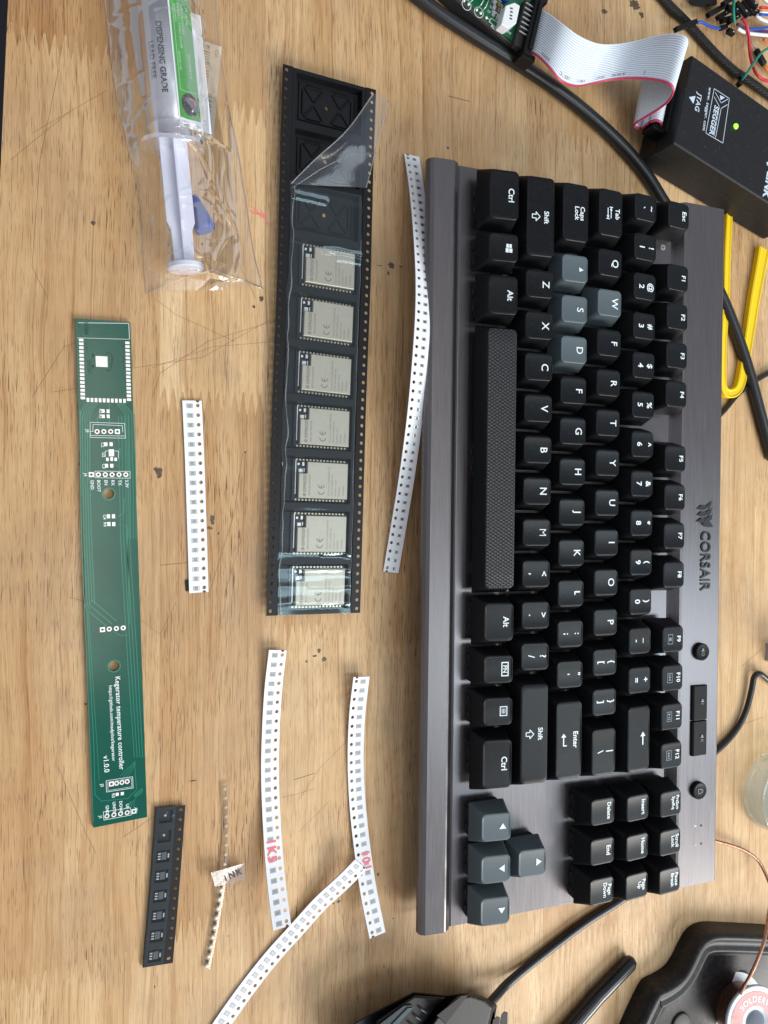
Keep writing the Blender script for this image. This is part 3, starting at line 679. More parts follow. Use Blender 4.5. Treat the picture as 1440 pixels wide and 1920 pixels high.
for k in range(4): run([(230+k*7, 1520-k*1), (252, 1496-k*2), (264, 1488-k*3), (270, 1478)], .28)
mb.build('copper_trace', M['trace'], pcb)
# hatched ground pour: many fine vertical grooves
mb = MB(); z = Z+.006
for k in range(26):
    x = 1.0+k*.74
    mb.line([(x, -1.5), (x, -36)], .10, z)
mb.build('ground_pour', M['maskgap'], pcb); mb = MB()
for k in range(11):
    x = 4.8+k*.9; mb.line([(x, -112), (x, -150)], .08, z)
mb.build('ground_pour', M['maskgap'], pcb); mb = MB()
for k in range(9):
    x = 5.2+k*1.0; mb.line([(x, -80), (x, -108)], .08, z)
mb.build('ground_pour', M['maskgap'], pcb)
pads = MB(); PZ = Z+.05
def padr(px, py, wd, hd):
    c = L(px, py); MB().prism([(c.x-wd/2, c.y-hd/2), (c.x+wd/2, c.y-hd/2), (c.x+wd/2, c.y+hd/2), (c.x-wd/2, c.y+hd/2)], Z, PZ, .02).build('solder_pad', M['tin'], pcb)
for k in range(16): padr(100+(200+12.5*k/15)/3.84, 580+(220+418*k/15)/3.84, 1.65, 1.05)
for k in range(16): padr(100+(533+12*k/15)/3.84, 580+(241+409*k/15)/3.84, 1.65, 1.05)
for k in range(10): padr(100+(249+263*k/9)/3.84, 580+(652+7*k/9)/3.84, 1.0, 1.6)
for (x, y, wd, hd) in [(348, 376, 4.4, 4.2)]: padr(100+x/3.84, 580+y/3.84, wd, hd)
for (x, y, wd, hd) in [(359, 732, 1.1, 1.4), (394, 734, 1.1, 1.4), (360, 770, 1.1, 1.4), (395, 770, 1.1, 1.4), (378, 971, 1.2, 1.5), (416, 971, 1.2, 1.5), (418, 1033, 2.0, 2.8), (389, 1080, 1.0, 1.3), (420, 1078, 1.0, 1.5), (449, 1080, 1.0, 1.3),
                       (383, 1126, 1.2, 1.5), (421, 1126, 1.2, 1.5), (397, 1490, 1.2, 1.6), (433, 1490, 1.2, 1.6), (400, 1546, 1.2, 1.6), (435, 1546, 1.2, 1.6)]: padr(100+x/3.84, 580+y/3.84, wd, hd)
for (x, y) in ((442, 1584), (477, 1579)): padr(100+x/3.69, 1060+y/3.69, 1.2, 1.3)
rings = MB(); holes = MB(); q = 0
def thr(px, py, sq=False, r=.95):
    c = L(px, py)
    rings = MB(); holes = MB()
    if sq: rings.prism([(c.x-r, c.y-r), (c.x+r, c.y-r), (c.x+r, c.y+r), (c.x-r, c.y+r)], Z, PZ)
    else: rings.prism([(c.x+r*math.cos(t_*math.pi/10), c.y+r*math.sin(t_*math.pi/10)) for t_ in range(20)], Z, PZ)
    holes.disc(c, .5, PZ+.02, 16); ro_ = rings.build('pad_ring', M['tin'], pcb); holes.build('drill_hole', M['hole'], ro_)
for k, x in enumerate((315, 364, 413, 461)): thr(100+x/3.84, 580+880/3.84, k == 3)
for k, x in enumerate((274, 324, 374, 423, 473, 522)): thr(100+x/3.84, 580+1190/3.84, k == 0)
for k, (x, y) in enumerate(((340, 445), (387, 441), (436, 437), (483, 433))): thr(100+x/3.69, 1060+y/3.69, k == 0)
for k, (x, y) in enumerate(((402, 1513), (438, 1508), (475, 1502), (511, 1496))): thr(100+x/3.69, 1060+y/3.69, k == 0)
for k, (x, y) in enumerate(((371, 1735), (419, 1726), (465, 1718), (511, 1711), (558, 1702))): thr(100+x/3.69, 1060+y/3.69, k == 4)
for h in (h1, h2): MB().disc(h, 2.55, Z+.03, 32, 0, 2.08).build('hole_rim', M['trace'], pcb)
SKS = [MB(), MB(), MB()]; SZ = Z+.045
def pk(py): return SKS[0 if py < 1200 else (1 if py < 1450 else 2)]
def sl(pts, wd=.17, s3=3.84, oy=580):
    pk(oy+pts[0][1]/s3).line([L(100+x/s3, oy+y/s3) for x, y in pts], wd, SZ)
def st(txt, px, py, size, bold=.02, align='LEFT', mi=0, sp_=1.0):
    c = L(px, py); pk(py).text(txt, size, lambda x, y: (c.x+y, c.y-x, SZ+.01), mi, bold, align, sp_)
sl([(265, 813), (513, 822), (519, 928), (266, 922), (265, 813)]); sl([(285, 828), (498, 838), (500, 884)]); sl([(285, 828), (285, 880), (266, 880)]); sl([(266, 908), (513, 912)])
sl([(300, 1165), (552, 1167), (552, 1216), (300, 1212), (300, 1165)]); sl([(258, 1173), (258, 1208)]); sl([(374, 1060), (374, 1020), (395, 1020)]); sl([(468, 1072), (468, 1020), (440, 1020)])
sl([(180, 97), (543, 101), (548, 215)], .2); sl([(172, 205), (545, 216)], .14)
b3 = dict(s3=3.69, oy=1060)
sl([(365, 1490), (548, 1462), (552, 1540), (368, 1568), (365, 1490)], .17, **b3); sl([(376, 1500), (540, 1474), (543, 1532), (378, 1558), (376, 1500)], .12, **b3)
sl([(346, 1706), (534, 1677), (538, 1727), (350, 1762), (346, 1706)], .17, **b3); sl([(560, 1678), (578, 1680), (580, 1700)], .17, **b3)
def stfit(txt, p0, p1, size, bold):
    c = L(*p0); e = L(*p1); vs_, fs = text_geo(txt, size, bold, 'LEFT', 1.06, 0); k = (c-e).length/max(v[0] for v in vs_); d = (e-c).normalized(); n = Vector((-d.y, d.x))
    pk(p0[1]).add([(*(c+d*x*k+n*y), SZ+.01) for x, y in vs_], fs)
stfit('Kegerator temperature controller', (220, 1268), (228, 1443), 2.7, .012); stfit('https://github.com/madpilot/kegerator', (207, 1285), (213, 1427), 1.75, .012); stfit('v1.0.0', (198, 1417), (200, 1448), 2.7, .015)
for t_, x, y in (('GND', 278, 1228), ('BOOT', 325, 1228), ('EN', 377, 1228), ('RX', 427, 1228), ('TX', 477, 1228), ('3.3V', 527, 1228)): st(t_, 100+x/3.84, 580+y/3.84, 1.7, .015)
for t_, x, y in (('J5', 243, 865), ('J4', 230, 1180), ('C2', 354, 958), ('U2', 361, 1030), ('C3', 362, 1112), ('C4', 368, 1478), ('R4', 371, 1532), ('R2', 340, 716), ('R1', 338, 756)): st(t_, 100+x/3.84, 580+y/3.84, 1.6, .015)
for t_, x, y in (('GND', 371, 1660), ('UNITS', 419, 1636), ('DOWN', 465, 1630), ('UP', 511, 1650), ('J1', 326, 1732), ('J3', 336, 1512), ('R3', 414, 1578)): st(t_, 100+x/3.69, 1060+y/3.69, 1.6, .015)
for q_ in SKS: q_.build('silkscreen', M['silk'], pcb)
SKS[0] = MB(); st('91584', 161, 603, 2.0, .015); st('250727', 167, 675, 1.7, .01); SKS[0].build('etched_number', M['maskgap'], pcb)
mb = MB()
for (x, y) in ((286, 327), (286, 340), (286, 402), (286, 413), (385, 314), (402, 313), (418, 328), (425, 345), (425, 365), (424, 385), (414, 398), (420, 421), (403, 438), (386, 440), (482, 985), (500, 265), (505, 350), (505, 376), (236, 250), (240, 278)):
    mb.disc(L(100+x/3.84, 580+y/3.84), .36, Z+.05, 12)
mb.build('via', M['maskgap'], pcb)
# ================================================================== CARRIER TAPES (paper)
def paper_tape(label, pts, n, holes_side, kind, text=None, group='paper tapes of surface mount parts', wd=8.0, d0=1.0, notch=True):
    """pts: photo x, y, height above the table; runs along the tape"""
    W = [P(x, y, z) for x, y, z in pts]; pa = Path(W); org = Vector((W[0].x, W[0].y, 0))
    t_ = root('component_tape', label, 'component tape', org, 0, group)
    pitch = pa.L/n; hs = holes_side; th = .75
    def G(d, v, h): p = pa.fr(d, v, h)-org; return (p.x, p.y, max(p.z, .02+max(0, h+.8)*.9))
    mb = MB(); hv = hs*(wd/2-1.75); K = 16; R_ = .80
    for i in range(n):
        d = i*pitch; c = d+pitch/2
        # square block around the sprocket hole
        sq = []; 
        for k in range(K):
            a_ = 2*math.pi*k/K+math.pi/K*0; x, y = math.cos(a_), math.sin(a_); m_ = max(abs(x), abs(y)); sq.append((c+x/m_*pitch/2, hv+y/m_*1.75))
        ho = [(c+R_*math.cos(2*math.pi*k/K), hv+R_*math.sin(2*math.pi*k/K)) for k in range(K)]
        vs_ = [G(*p, 0) for p in sq]+[G(*p, 0) for p in ho]+[G(*p, -th) for p in sq]+[G(*p, -th) for p in ho]; fs = []; mi = []
        n0 = len(mb.v)
        for k in range(K):
            j = (k+1) % K
            fs += [(k, j, K+j, K+k), (2*K+k, 3*K+k, 3*K+j, 2*K+j), (K+k, K+j, 3*K+j, 3*K+k)]
        mb.add(vs_, fs, 0)
        # rest of the width
        v0 = hv-hs*1.75; v1 = -hs*wd/2
        for h_, fl in ((0, 0), (-th, 1)):
            for (da, db) in ((d, c), (c, d+pitch)):
                mb.add([G(da, v0, h_), G(db, v0, h_), G(db, v1, h_), G(da, v1, h_)], [(0, 1, 2, 3)])
        for v in (v1, hs*wd/2):
            for (da, db) in ((d, c), (c, d+pitch)):
                mb.add([G(da, v, 0), G(db, v, 0), G(db, v, -th), G(da, v, -th)], [(0, 1, 2, 3)], 1)
    for d in (0, pa.L): mb.add([G(d, -wd/2, 0), G(d, wd/2, 0), G(d, wd/2, -th), G(d, -wd/2, -th)], [(0, 1, 2, 3)], 1)
    if notch:
        for d in (0.0, pa.L): # torn half hole at each end
            s_ = 1 if d == 0 else -1
            mb.add([G(d-s_*.05+s_*.0, hv-.75, .03)]+[G(d+s_*.8*math.sin(q*math.pi/6), hv-.75*math.cos(q*math.pi/6), .03) for q in range(1, 6)]+[G(d-s_*.05, hv+.75, .03)], [tuple(range(7))], 2)
    mb.build('paper_strip', [M['paper'], M['paperedge'], M['hole']], t_)
    # chips in their pockets
    cv = -hs*1.05
    for i in range(n):
        c = i*pitch+(pitch*.0 if kind != 'offset' else 0)+d0*pitch/2+.2
        if c > pa.L-.6: continue
        mb = MB(); rr_ = random.random
        def bx(x0, x1, y0_, y1_, h, mi):
            v = [G(c+x, cv+y, h) for x, y in ((x0, y0_), (x1, y0_), (x1, y1_), (x0, y1_))]; mb.add(v, [(0, 1, 2, 3)], mi)
        j = (rr_()-.5)*.12
        if kind == 'big':
            bx(-.95, .95, -1.35, 1.35, .03, 0); bx(-.62+j, .62+j, -1.1, 1.1, .06, 2); bx(-.62+j, .62+j, -1.1, -.75, .075, 3); bx(-.62+j, .62+j, .75, 1.1, .075, 3); bx(-.3+j, .3+j, -.45, .45, .08, 1)
        elif kind == 'dark':
            bx(-.75, .75, -1.05, 1.05, .03, 0); bx(-.5+j, .5+j, -.9, .9, .06, 1); bx(-.5+j, .5+j, -.9, -.5, .075, 3); bx(-.5+j, .5+j, .5, .9, .075, 3)
        else:
            bx(-1.0, 1.0, -1.3, 1.3, .03, 1 if kind == 'plain' else 0); bx(-.88, .88, -1.15, 1.15, .05, 0); bx(-.55+j, .6+j, -.9, .9, .07, 2 if kind == 'plain' else 4)
        mb.build('chip', [M['pocket'], M['chipdark'] if kind in ('dark',) else M['chipgrey'], M['chipgrey'], M['chipend'], M['pocketlight']], t_)
    if text:
        s_, d, size = text; mb = MB(); mb.text(s_, size, lambda x, y: G(d+x, -y*1.0-hs*1.0, .11), 0, .03, 'CENTER', 1.15)
        mb.build('handwriting', M['redink'], t_)
    return t_, pa, org
M['pocketlight'] = mat('pocket_light', (.55, .57, .60), .4)
paper_tape('short straight white paper tape of small grey chips beside the green circuit board', [(360, 751, .8), (365, 860, .8), (369, 980, .8), (373, 1111, .8)], 20, -1, 'big')
paper_tape('longest white paper tape of dark chips, arching beside the keyboard front edge', [(772, 291, 1), (781, 350, 6), (789, 430, 12), (794, 520, 17), (793, 600, 19), (786, 700, 18), (776, 800, 14), (762, 900, 8), (747, 990, 3), (733, 1073, .8)], 51, 1, 'dark')
paper_tape('curved white paper tape marked 1K5 in red ink', [(521, 1219, 3.5), (512, 1300, 2), (507, 1400, 1), (507, 1480, 1.2), (512, 1580, 4), (519, 1660, 8), (529, 1740, 13)], 28, -1, 'plain', ('1K5', 87, 5.5))
paper_tape('white paper tape marked 101 in red ink, its middle under the end of another tape', [(678, 1269, 5), (670, 1340, 2.5), (667, 1420, 1), (670, 1500, 1), (678, 1580, 2), (691, 1670, 6), (708, 1754, 10)], 28, 1, 'plain', ('101', 86, 5.5))
paper_tape('white paper tape of blank grey pockets running diagonally to the bottom edge of the photo', [(677, 1621, 9), (643, 1655, 6.5), (600, 1695, 3.5), (555, 1745, 1.8), (510, 1795, 1), (465, 1852, .9), (420, 1915, .9), (395, 1955, .9)], 26, -1, 'light')
# ================================================================== WIDE BLACK CARRIER TAPE WITH MODULES
W = [P(x, y, 4) for x, y in ((0, 0),)]
CP = Path([Vector((117.4, 190.2, 5.5)), Vector((116.7, 150, 4.2)), Vector((115.6, 100, 4)), Vector((113.8, 50, 4)), Vector((112.4, 0, 4)), Vector((111.1, -48.1, 4))])
eo = Vector((111, -48, 0))
tape = root('carrier_tape', 'wide black plastic carrier tape with sprocket holes and deep square pockets', 'carrier tape', eo)
NL = 60; pitch = CP.L/NL
def E(d, v, h): p = CP.fr(d, -v, h)-eo; return (p.x, p.y, max(p.z, .05))     # v to the right in the photo
# check side: v>0 must be +X
sgn = 1 if (CP.fr(10, -1, 0)-CP.fr(10, 0, 0)).x > 0 else -1
_E = E
def E(d, v, h): return _E(d, v*sgn, h)
mb = MB(); K = 16
for sd_ in (-1, 1):
    for i in range(NL):
        c = (i+.5)*pitch; hv = sd_*20.25
        sq, ho = [], []
        for k in range(K):
            a_ = 2*math.pi*k/K; x, y = math.cos(a_), math.sin(a_); m_ = max(abs(x), abs(y)); sq.append((c+x/m_*pitch/2, hv+y/m_*1.75)); ho.append((c+.78*x, hv+.78*y))
        mb.add([E(*p, 0) for p in sq]+[E(*p, 0) for p in ho]+[E(*p, -.4) for p in ho], [f for k in range(K) for f in ((k, (k+1) % K, K+(k+1) % K, K+k), (K+k, K+(k+1) % K, 2*K+(k+1) % K, 2*K+k))])
    # outer lip and the inner shoulder beside the holes
    for i in range(NL):
        d, e = i*pitch, (i+1)*pitch
        mb.add([E(d, sd_*22, 0), E(e, sd_*22, 0), E(e, sd_*22, -.4), E(d, sd_*22, -.4)], [(0, 1, 2, 3)])
PV0, PV1, PD = -15.6, 15.6, 20.6; PPI = CP.L/10
# surface between hole bands and around pockets
for i in range(10):
    d0, d1 = i*PPI, (i+1)*PPI; a0, a1 = d0+(PPI-PD)/2, d1-(PPI-PD)/2
    n_ = 6
    def quad(da, db, va, vb, ha=0, hb=0):
        mb.add([E(da, va, ha), E(db, va, ha), E(db, vb, hb), E(da, vb, hb)], [(0, 1, 2, 3)])
    for k in range(n_):
        x0, x1 = d0+(d1-d0)*k/n_, d0+(d1-d0)*(k+1)/n_
        quad(x0, x1, -18.5, -17.4, 0, 0); quad(x0, x1, -17.4, -17.0, 0, -.5); quad(x0, x1, -17.0, PV0, -.5, -.5)
        quad(x0, x1, PV1, 17.0, -.5, -.5); quad(x0, x1, 17.0, 17.4, -.5, 0); quad(x0, x1, 17.4, 18.5, 0, 0)
    quad(d0, a0, PV0, PV1, -.5, -.5); quad(a1, d1, PV0, PV1, -.5, -.5)
    B = -3.7; t_ = .9
    top = [(a0, PV0), (a1, PV0), (a1, PV1), (a0, PV1)]; bo = [(a0+t_, PV0+t_), (a1-t_, PV0+t_), (a1-t_, PV1-t_), (a0+t_, PV1-t_)]
    mb.loft([[E(*p, -.5) for p in top], [E(*p, B) for p in bo]], False, False)
    ct = [((a0+a1)/2+.9*math.cos(2*math.pi*k/16), .9*math.sin(2*math.pi*k/16)) for k in range(16)]
    sq = []
    for k in range(16):
        x, y = math.cos(2*math.pi*k/16), math.sin(2*math.pi*k/16); m_ = max(abs(x), abs(y)); sq.append(((a0+a1)/2+x/m_*((a1-a0)/2-t_), y/m_*(PV1-t_)))
    mb.loft([[E(*p, B) for p in sq], [E(*p, B) for p in ct]], False, False)
    if i < 3:       # moulded truss ribs on the floor of the empty pockets
        cc = (a0+a1)/2
        def rib(x0, v0, x1, v1, wd=.55, hh=.7):
            p, q = Vector((x0, v0)), Vector((x1, v1)); nrm = (q-p).normalized(); nn = Vector((-nrm.y, nrm.x))
            A_ = [p+nn*wd, p-nn*wd, q-nn*wd, q+nn*wd]; Bt = [p+nn*wd*.35, p-nn*wd*.35, q-nn*wd*.35, q+nn*wd*.35]
            mb.loft([[E(cc+u_.x, u_.y, B+.01) for u_ in A_], [E(cc+u_.x, u_.y, B+hh) for u_ in Bt]], False, True)
        for sx in (-1, 1):
            for (p, q) in (((-6.2, 10.8), (-.9, 6.4)), ((6.2, 10.8), (.9, 6.4)), ((-6.2, 2.2), (-.9, 6.0)), ((6.2, 2.2), (.9, 6.0)), ((-5.2, 11.6), (5.2, 11.6)), ((-6.8, 3.2), (-6.8, 9.8)), ((6.8, 3.2), (6.8, 9.8))):
                rib(p[0], sx*p[1], q[0], sx*q[1])
        rib(-7.9, -13.3, -7.9, 13.3, .4, .5); rib(7.9, -13.3, 7.9, 13.3, .4, .5); rib(-7.9, -13.3, 7.9, -13.3, .4, .5); rib(-7.9, 13.3, 7.9, 13.3, .4, .5)
mb.build('strip', M['carrier'], tape)
# the shield-can modules lying in seven pockets
def module(i, lab):
    c = (i+.5)*PPI; o3 = Vector(E(c, 1.9, -3.6))+eo; d1 = Vector(E(c+1, 1.9, -3.6))+eo; dy = (o3-d1).normalized()
    r = root('radio_module', lab, 'radio module', (o3.x, o3.y, max(o3.z, .3)), math.atan2(dy.y, dy.x)-math.pi/2, 'shielded radio modules in the black tape')
    h = 13.0; 
    mb = MB(); mb.box((0, 0, .4), (26.4, 18.2, .8)); mb.build('board', M['modpcb'], r)
    mb = MB()
    for k in range(15):
        for s_ in (-1, 1): mb.box((-11.4+k*1.62, s_*8.9, .45), (.8, .75, .9))
    for k in range(20): mb.box((12.95, -7.8+k*.82, .45), (.7, .42, .9))
    mb.build('castellated_pad', M['gold'], r)
    pl = [(-10.9, -8.1), (12.4, -8.1), (12.4, 8.1), (-7.0, 8.1), (-7.0, 2.9), (-10.9, 2.9)]
    mb = MB(); mb.loft([[(x, y, .8) for x, y in pl], [(x, y, 2.85) for x, y in offset(pl, .05)], [(x, y, 3.05) for x, y in offset(pl, .28)]], False, True)
    cn = mb.build('shield_can', M['can'], r)
    mb = MB()
    def tx(s_, x, size, y0=-7.0, b=.0): mb.text(s_, size, lambda u, v: (x-v, y0+u, 3.07), 0, b, 'LEFT')
    tx('ESPRESSIF', -8.0, 1.9, -5.4, .02); tx('ESP32-S2-WROVER', -5.8, 1.15, -7.0, .005)
    mb.disc((-8.1, -6.6), .75, 3.07, 16, 0, .42); mb.disc((-8.1, -6.6), .25, 3.07, 10)
    # CE mark
    for (yy, full) in ((-5.0, 0), (-2.2, 1)):
        pts = [(-.2+1.3*math.cos(q), yy+1.25*math.sin(q)) for q in [math.pi*(.5+k/10) for k in range(11)]]
        # opens upwards along the reading direction (+y)
        arc = [(x_, y_) for (x_, y_) in [(-.3+1.35*math.cos(q), yy+1.25*math.sin(q)) for q in [math.pi*(1+k/10) for k in range(11)]]]
        mb.line(arc, .42, 3.07)
        if full: mb.line([(-.3, yy-1.1), (-.3, yy+.0)], .36, 3.09)
    tx('FCC ID:2AC7Z-ESPS2WROVER', 3.3, 1.0); tx('CMIIT ID:2019DP11576', 4.9, 1.0); tx('205-000519  CCAI', 6.6, .95); tx('00 0H0000', 8.3, .95, -7.0); tx('XXXH02', 10.3, 1.15, -6.6)
    mb.build('marking', M['etch'], r)
    mb = MB(); mb.prism([(x+(-9.6), y+4.0) for x, y in ((-1, -.9), (1, -.9), (1, .9), (-1, .9))], .8, 1.6, .2); mb.disc((-9.6, 4.0), .8, 1.75, 16, 0, .45)
    mb.box((-8.4, 7.0, 1.1), (1.0, 1.6, .6)); mb.box((-10.6, 6.9, 1.1), (.9, .9, .5)); mb.box((-7.9, 4.3, 1.0), (.5, 1.6, .4)); mb.box((-11.8, 1.0, 1.0), (.35, 15, .3))
    mb.build('antenna_connector', M['tin'], r)
    return r
nm = ['topmost filled pocket, below the film crease', 'second filled pocket counted from the top', 'third filled pocket counted from the top', 'middle one of the seven filled pockets', 'third filled pocket counted from the bottom', 'second filled pocket from the bottom', 'last pocket at the bottom end']
for i in range(7): module(3+i, 'silver shielded radio module in the '+nm[i])
# cover film over the pockets, wrinkled, and its peeled-back end
rnd = random.Random(3)
CREASE = [(55, .9, 2.0, -16, 0), (76.5, 1.3, 1.4, -2, 17), (79.5, .6, 1.0, 4, 17), (101, .15, 3, -17, 17), (149, .2, 3, -17, 17), (172, .25, 2.5, -17, 17), (218, 1.0, 2.0, -8, 17), (211, .8, 1.2, 2, 17), (233, .8, 1.5, 2, 17), (226, .4, 1.0, -3, 17)]
def filmz(d, v):
    z = .34+.42*mnoise.noise(Vector((d*.045, v*.06, 3.1)))+.11*mnoise.noise(Vector((d*.12, v*.10, 7)))
    seg_ = abs(((d/PPI) % 1)-.0); ridge = math.exp(-(min(seg_, 1-seg_)*PPI/1.3)**2)
    sag = -.25*(1-(v/17.2)**2)
    for (dc, hh, wd_, va, vb) in CREASE:
        q_ = (d-dc-.9*mnoise.noise(Vector((v*.16, dc, 0))))/wd_
        if abs(q_) < 3: z += hh*math.exp(-q_*q_)*(1 if va < v < vb else .35)
    return max(-.35, z+sag*(1-ridge)-.1*ridge)
mb = MB(); D0 = 49.0; nd, nv = 320, 40; D1 = CP.L
vs_ = []; fs = []
for i in range(nd+1):
    for j in range(nv+1):
        d = D0+(D1-D0)*i/nd; v = -17.3+34.0*j/nv
        if i == 0: pass
        vs_.append(E(d, v+(.35*math.sin(d*.11)+.2*math.sin(d*.37) if j in (0, nv) else 0), filmz(d, v)))
for i in range(nd):
    for j in range(nv): q_ = i*(nv+1)+j; fs.append((q_, q_+1, q_+nv+2, q_+nv+1))
mb.add(vs_, fs, 0, True); mb.build('cover_film', M['film'], tape)
mb = MB()
def worm(v0, amp, rr_, da, db, seed):
    pts = []
    for k in range(90):
        d = da+(db-da)*k/89; n_ = mnoise.noise(Vector((d*.05, seed, 0)))+.5*mnoise.noise(Vector((d*.15, seed, 4)))
        pts.append(E(d, v0+amp*n_, .3+.5*abs(n_)))
    rad = [rr_*(.35+.9*abs(mnoise.noise(Vector((k*.13, seed, 9))))) for k in range(90)]
    mb.tube(pts, rad, 6, flatten=.5)
worm(-15.6, 1.9, .38, D0+2, CP.L, 1.3); worm(16.6, .5, .2, D0+20, CP.L, 5.3)
mb.build('film_edge_fold', M['bagedge'], tape)
# peeled flap: a curled triangle rising to the upper right
mb = MB(); A0 = Vector(P(545, 345, 5.5)); A1 = Vector(P(686, 352, 6)); B0 = Vector(P(700, 176, 15)); B1 = Vector(P(729, 190, 10))
lo = Vector(P(545, 345, 5)); n_ = 26
left = Path([A0, P(590, 300, 8), P(650, 245, 12), B0]); right = Path([A1, P(696, 315, 8), P(712, 250, 11), B1])
vs_, fs = [], []
for i in range(n_+1):
    for j in range(13):
        t_, u_ = i/n_, j/12; p = left.at(left.L*t_)[0].lerp(right.at(right.L*t_)[0], u_)
        p = p+Vector((0, 0, 2.6*math.sin(math.pi*u_)*min(1, t_*2.2)*(1-t_*.4)+.35*min(1, t_*4)*mnoise.noise(Vector((t_*3, u_*5, 1)))*(.2+t_)))-eo; vs_.append(p)
for i in range(n_):
    for j in range(12): q_ = i*13+j; fs.append((q_, q_+1, q_+14, q_+13))
mb.add(vs_, fs, 0, True); mb.build('peeled_film', M['filmflap'], tape)
mb = MB(); mb.tube([p-eo+Vector((0, 0, .2)) for p in left.p[::3]], .28, 6); mb.tube([p-eo+Vector((0, 0, .2)) for p in right.p[::3]], .3, 6)
mb.tube([Vector(P(548, 352, 6))-eo, Vector(P(600, 318, 10))-eo, Vector(P(650, 292, 11))-eo, Vector(P(706, 286, 10))-eo], .16, 6)
mb.build('film_edge_fold', M['bagedge'], tape)
# ================================================================== SMALL BLACK TAPE WITH REGULATORS
a = P(292, 1513, 1.5); b_ = P(266, 1813, 1.5); c_ = P(348, 1511, 1.5)
SP = Path([P(320, 1512, 1.6), P(313, 1610, 1.6), P(305, 1710, 1.6), P(296, 1810, 1.6)]); so = Vector((SP.p[0].x, SP.p[0].y, 0))
st_ = root('regulator_tape', 'short black plastic tape of three-legged chips under clear film', 'component tape', so)
def Q(d, v, h): p = SP.fr(d, v, h)-so; return (p.x, p.y, max(p.z, .03))
if (SP.fr(5, 1, 0)-SP.fr(5, 0, 0)).x < 0:
    _Q = Q
    def Q(d, v, h): return _Q(d, -v, h)
mb = MB(); n_ = 16; pit = SP.L/n_
for i in range(n_):
    c = (i+.5)*pit; hv = 4.2; sq, ho = [], []
    for k in range(16):
        x, y = math.cos(2*math.pi*k/16), math.sin(2*math.pi*k/16); m_ = max(abs(x), abs(y)); sq.append((c+x/m_*pit/2, hv+y/m_*1.8)); ho.append((c+.78*x, hv+.78*y))
    mb.add([Q(*p, 0) for p in sq]+[Q(*p, 0) for p in ho]+[Q(*p, -.4) for p in ho], [f for k in range(16) for f in ((k, (k+1) % 16, 16+(k+1) % 16, 16+k), (16+k, 16+(k+1) % 16, 32+(k+1) % 16, 32+k))])
for i in range(8):
    d, e = i*SP.L/8, (i+1)*SP.L/8; a0, a1 = d+1.5, e-1.5; v0, v1 = -4.3, 1.0
    def qd(x0, x1, y0_, y1_, h=0): mb.add([Q(x0, y0_, h), Q(x1, y0_, h), Q(x1, y1_, h), Q(x0, y1_, h)], [(0, 1, 2, 3)])
    qd(d, e, -6, v0); qd(d, e, v1, 2.4); qd(d, a0, v0, v1); qd(a1, e, v0, v1)
    mb.loft([[Q(x, y, 0) for x, y in ((a0, v0), (a1, v0), (a1, v1), (a0, v1))], [Q(x, y, -1.4) for x, y in ((a0+.4, v0+.4), (a1-.4, v0+.4), (a1-.4, v1-.4), (a0+.4, v1-.4))]], False, True)
    mb.add([Q(d, -6, 0), Q(e, -6, 0), Q(e, -6, -1.5), Q(d, -6, -1.5), Q(d, 6, 0), Q(e, 6, 0), Q(e, 6, -.5), Q(d, 6, -.5)], [(0, 1, 2, 3), (4, 5, 6, 7)])
    if i < 2: mb.add([Q((a0+a1)/2+.5*math.cos(k*math.pi/6), (v0+v1)/2+.5*math.sin(k*math.pi/6), -1.35) for k in range(12)], [tuple(range(12))], 1)
mb.build('strip', [M['carrier'], M['oldpaper']], st_)
for i in range(2, 8):
    c = (i+.5)*SP.L/8; vv = -1.2; mb = MB()
    def bxx(dc, vc, dl, vl, h0, h1, mi=0):
        A_ = [(c+dc-dl, vv+vc-vl), (c+dc+dl, vv+vc-vl), (c+dc+dl, vv+vc+vl), (c+dc-dl, vv+vc+vl)]
        mb.loft([[Q(x, y, h0) for x, y in A_], [Q(x, y, h1) for x, y in A_]], False, True, mi)
    bxx(0, 0, 1.55, 1.0, -1.3, -.3); 
    for k in (-1, 0, 1): bxx(k*1.1, -1.9, .26, .55, -1.2, -.15, 1)
    bxx(0, 1.75, .85, .28, -1.2, -.15, 1)
    mb.build('regulator_chip', [M['chipdark'], M['chipend']], st_)
mb = MB(); vs_, fs = [], []; nd = 90
for i in range(nd+1):
    for j in range(11):
        d = SP.L*i/nd; v = -5.6+7.7*j/10; vs_.append(Q(d, v, .12+.25*abs(mnoise.noise(Vector((d*.2, v*.35, 2))))+(.5 if d < 15 else 0)*math.sin(j/10*math.pi)*.5))
for i in range(nd):
    for j in range(10): q_ = i*11+j; fs.append((q_, q_+1, q_+12, q_+11))
mb.add(vs_, fs, 0, True); mb.build('cover_film', M['film'], st_)
# ================================================================== CLEAR TAPE OF LEDS WITH A FLAG LABEL
LP = Path([P(421, 1468, .9), P(424, 1540, .9), P(423, 1600, 1.2), P(417, 1650, 2), P(409, 1700, 1.2), P(399, 1755, .9), P(386, 1818, .9)]); lo_ = Vector((LP.p[0].x, LP.p[0].y, 0))
lt = root('led_tape', 'thin clear tape of tiny white lamps with a handwritten flag', 'component tape', lo_)
def Lq(d, v, h): p = LP.fr(d, v, h)-lo_; return (p.x, p.y, max(p.z, .05))
mb = MB(); vs_, fs = [], []
for i in range(81):
    d = LP.L*i/80
    for v, h in ((-1.7, 0), (-1.2, .1), (-.8, .1+.25*(math.sin(d*math.pi*2/4)**2)), (0, .1+.4*(math.sin(d*math.pi*2/4)**2)), (.8, .1+.25*(math.sin(d*math.pi*2/4)**2)), (1.2, .1), (1.7, 0)): vs_.append(Lq(d, v, h))
for i in range(80):
    for j in range(6): q_ = i*7+j; fs.append((q_, q_+1, q_+8, q_+7))
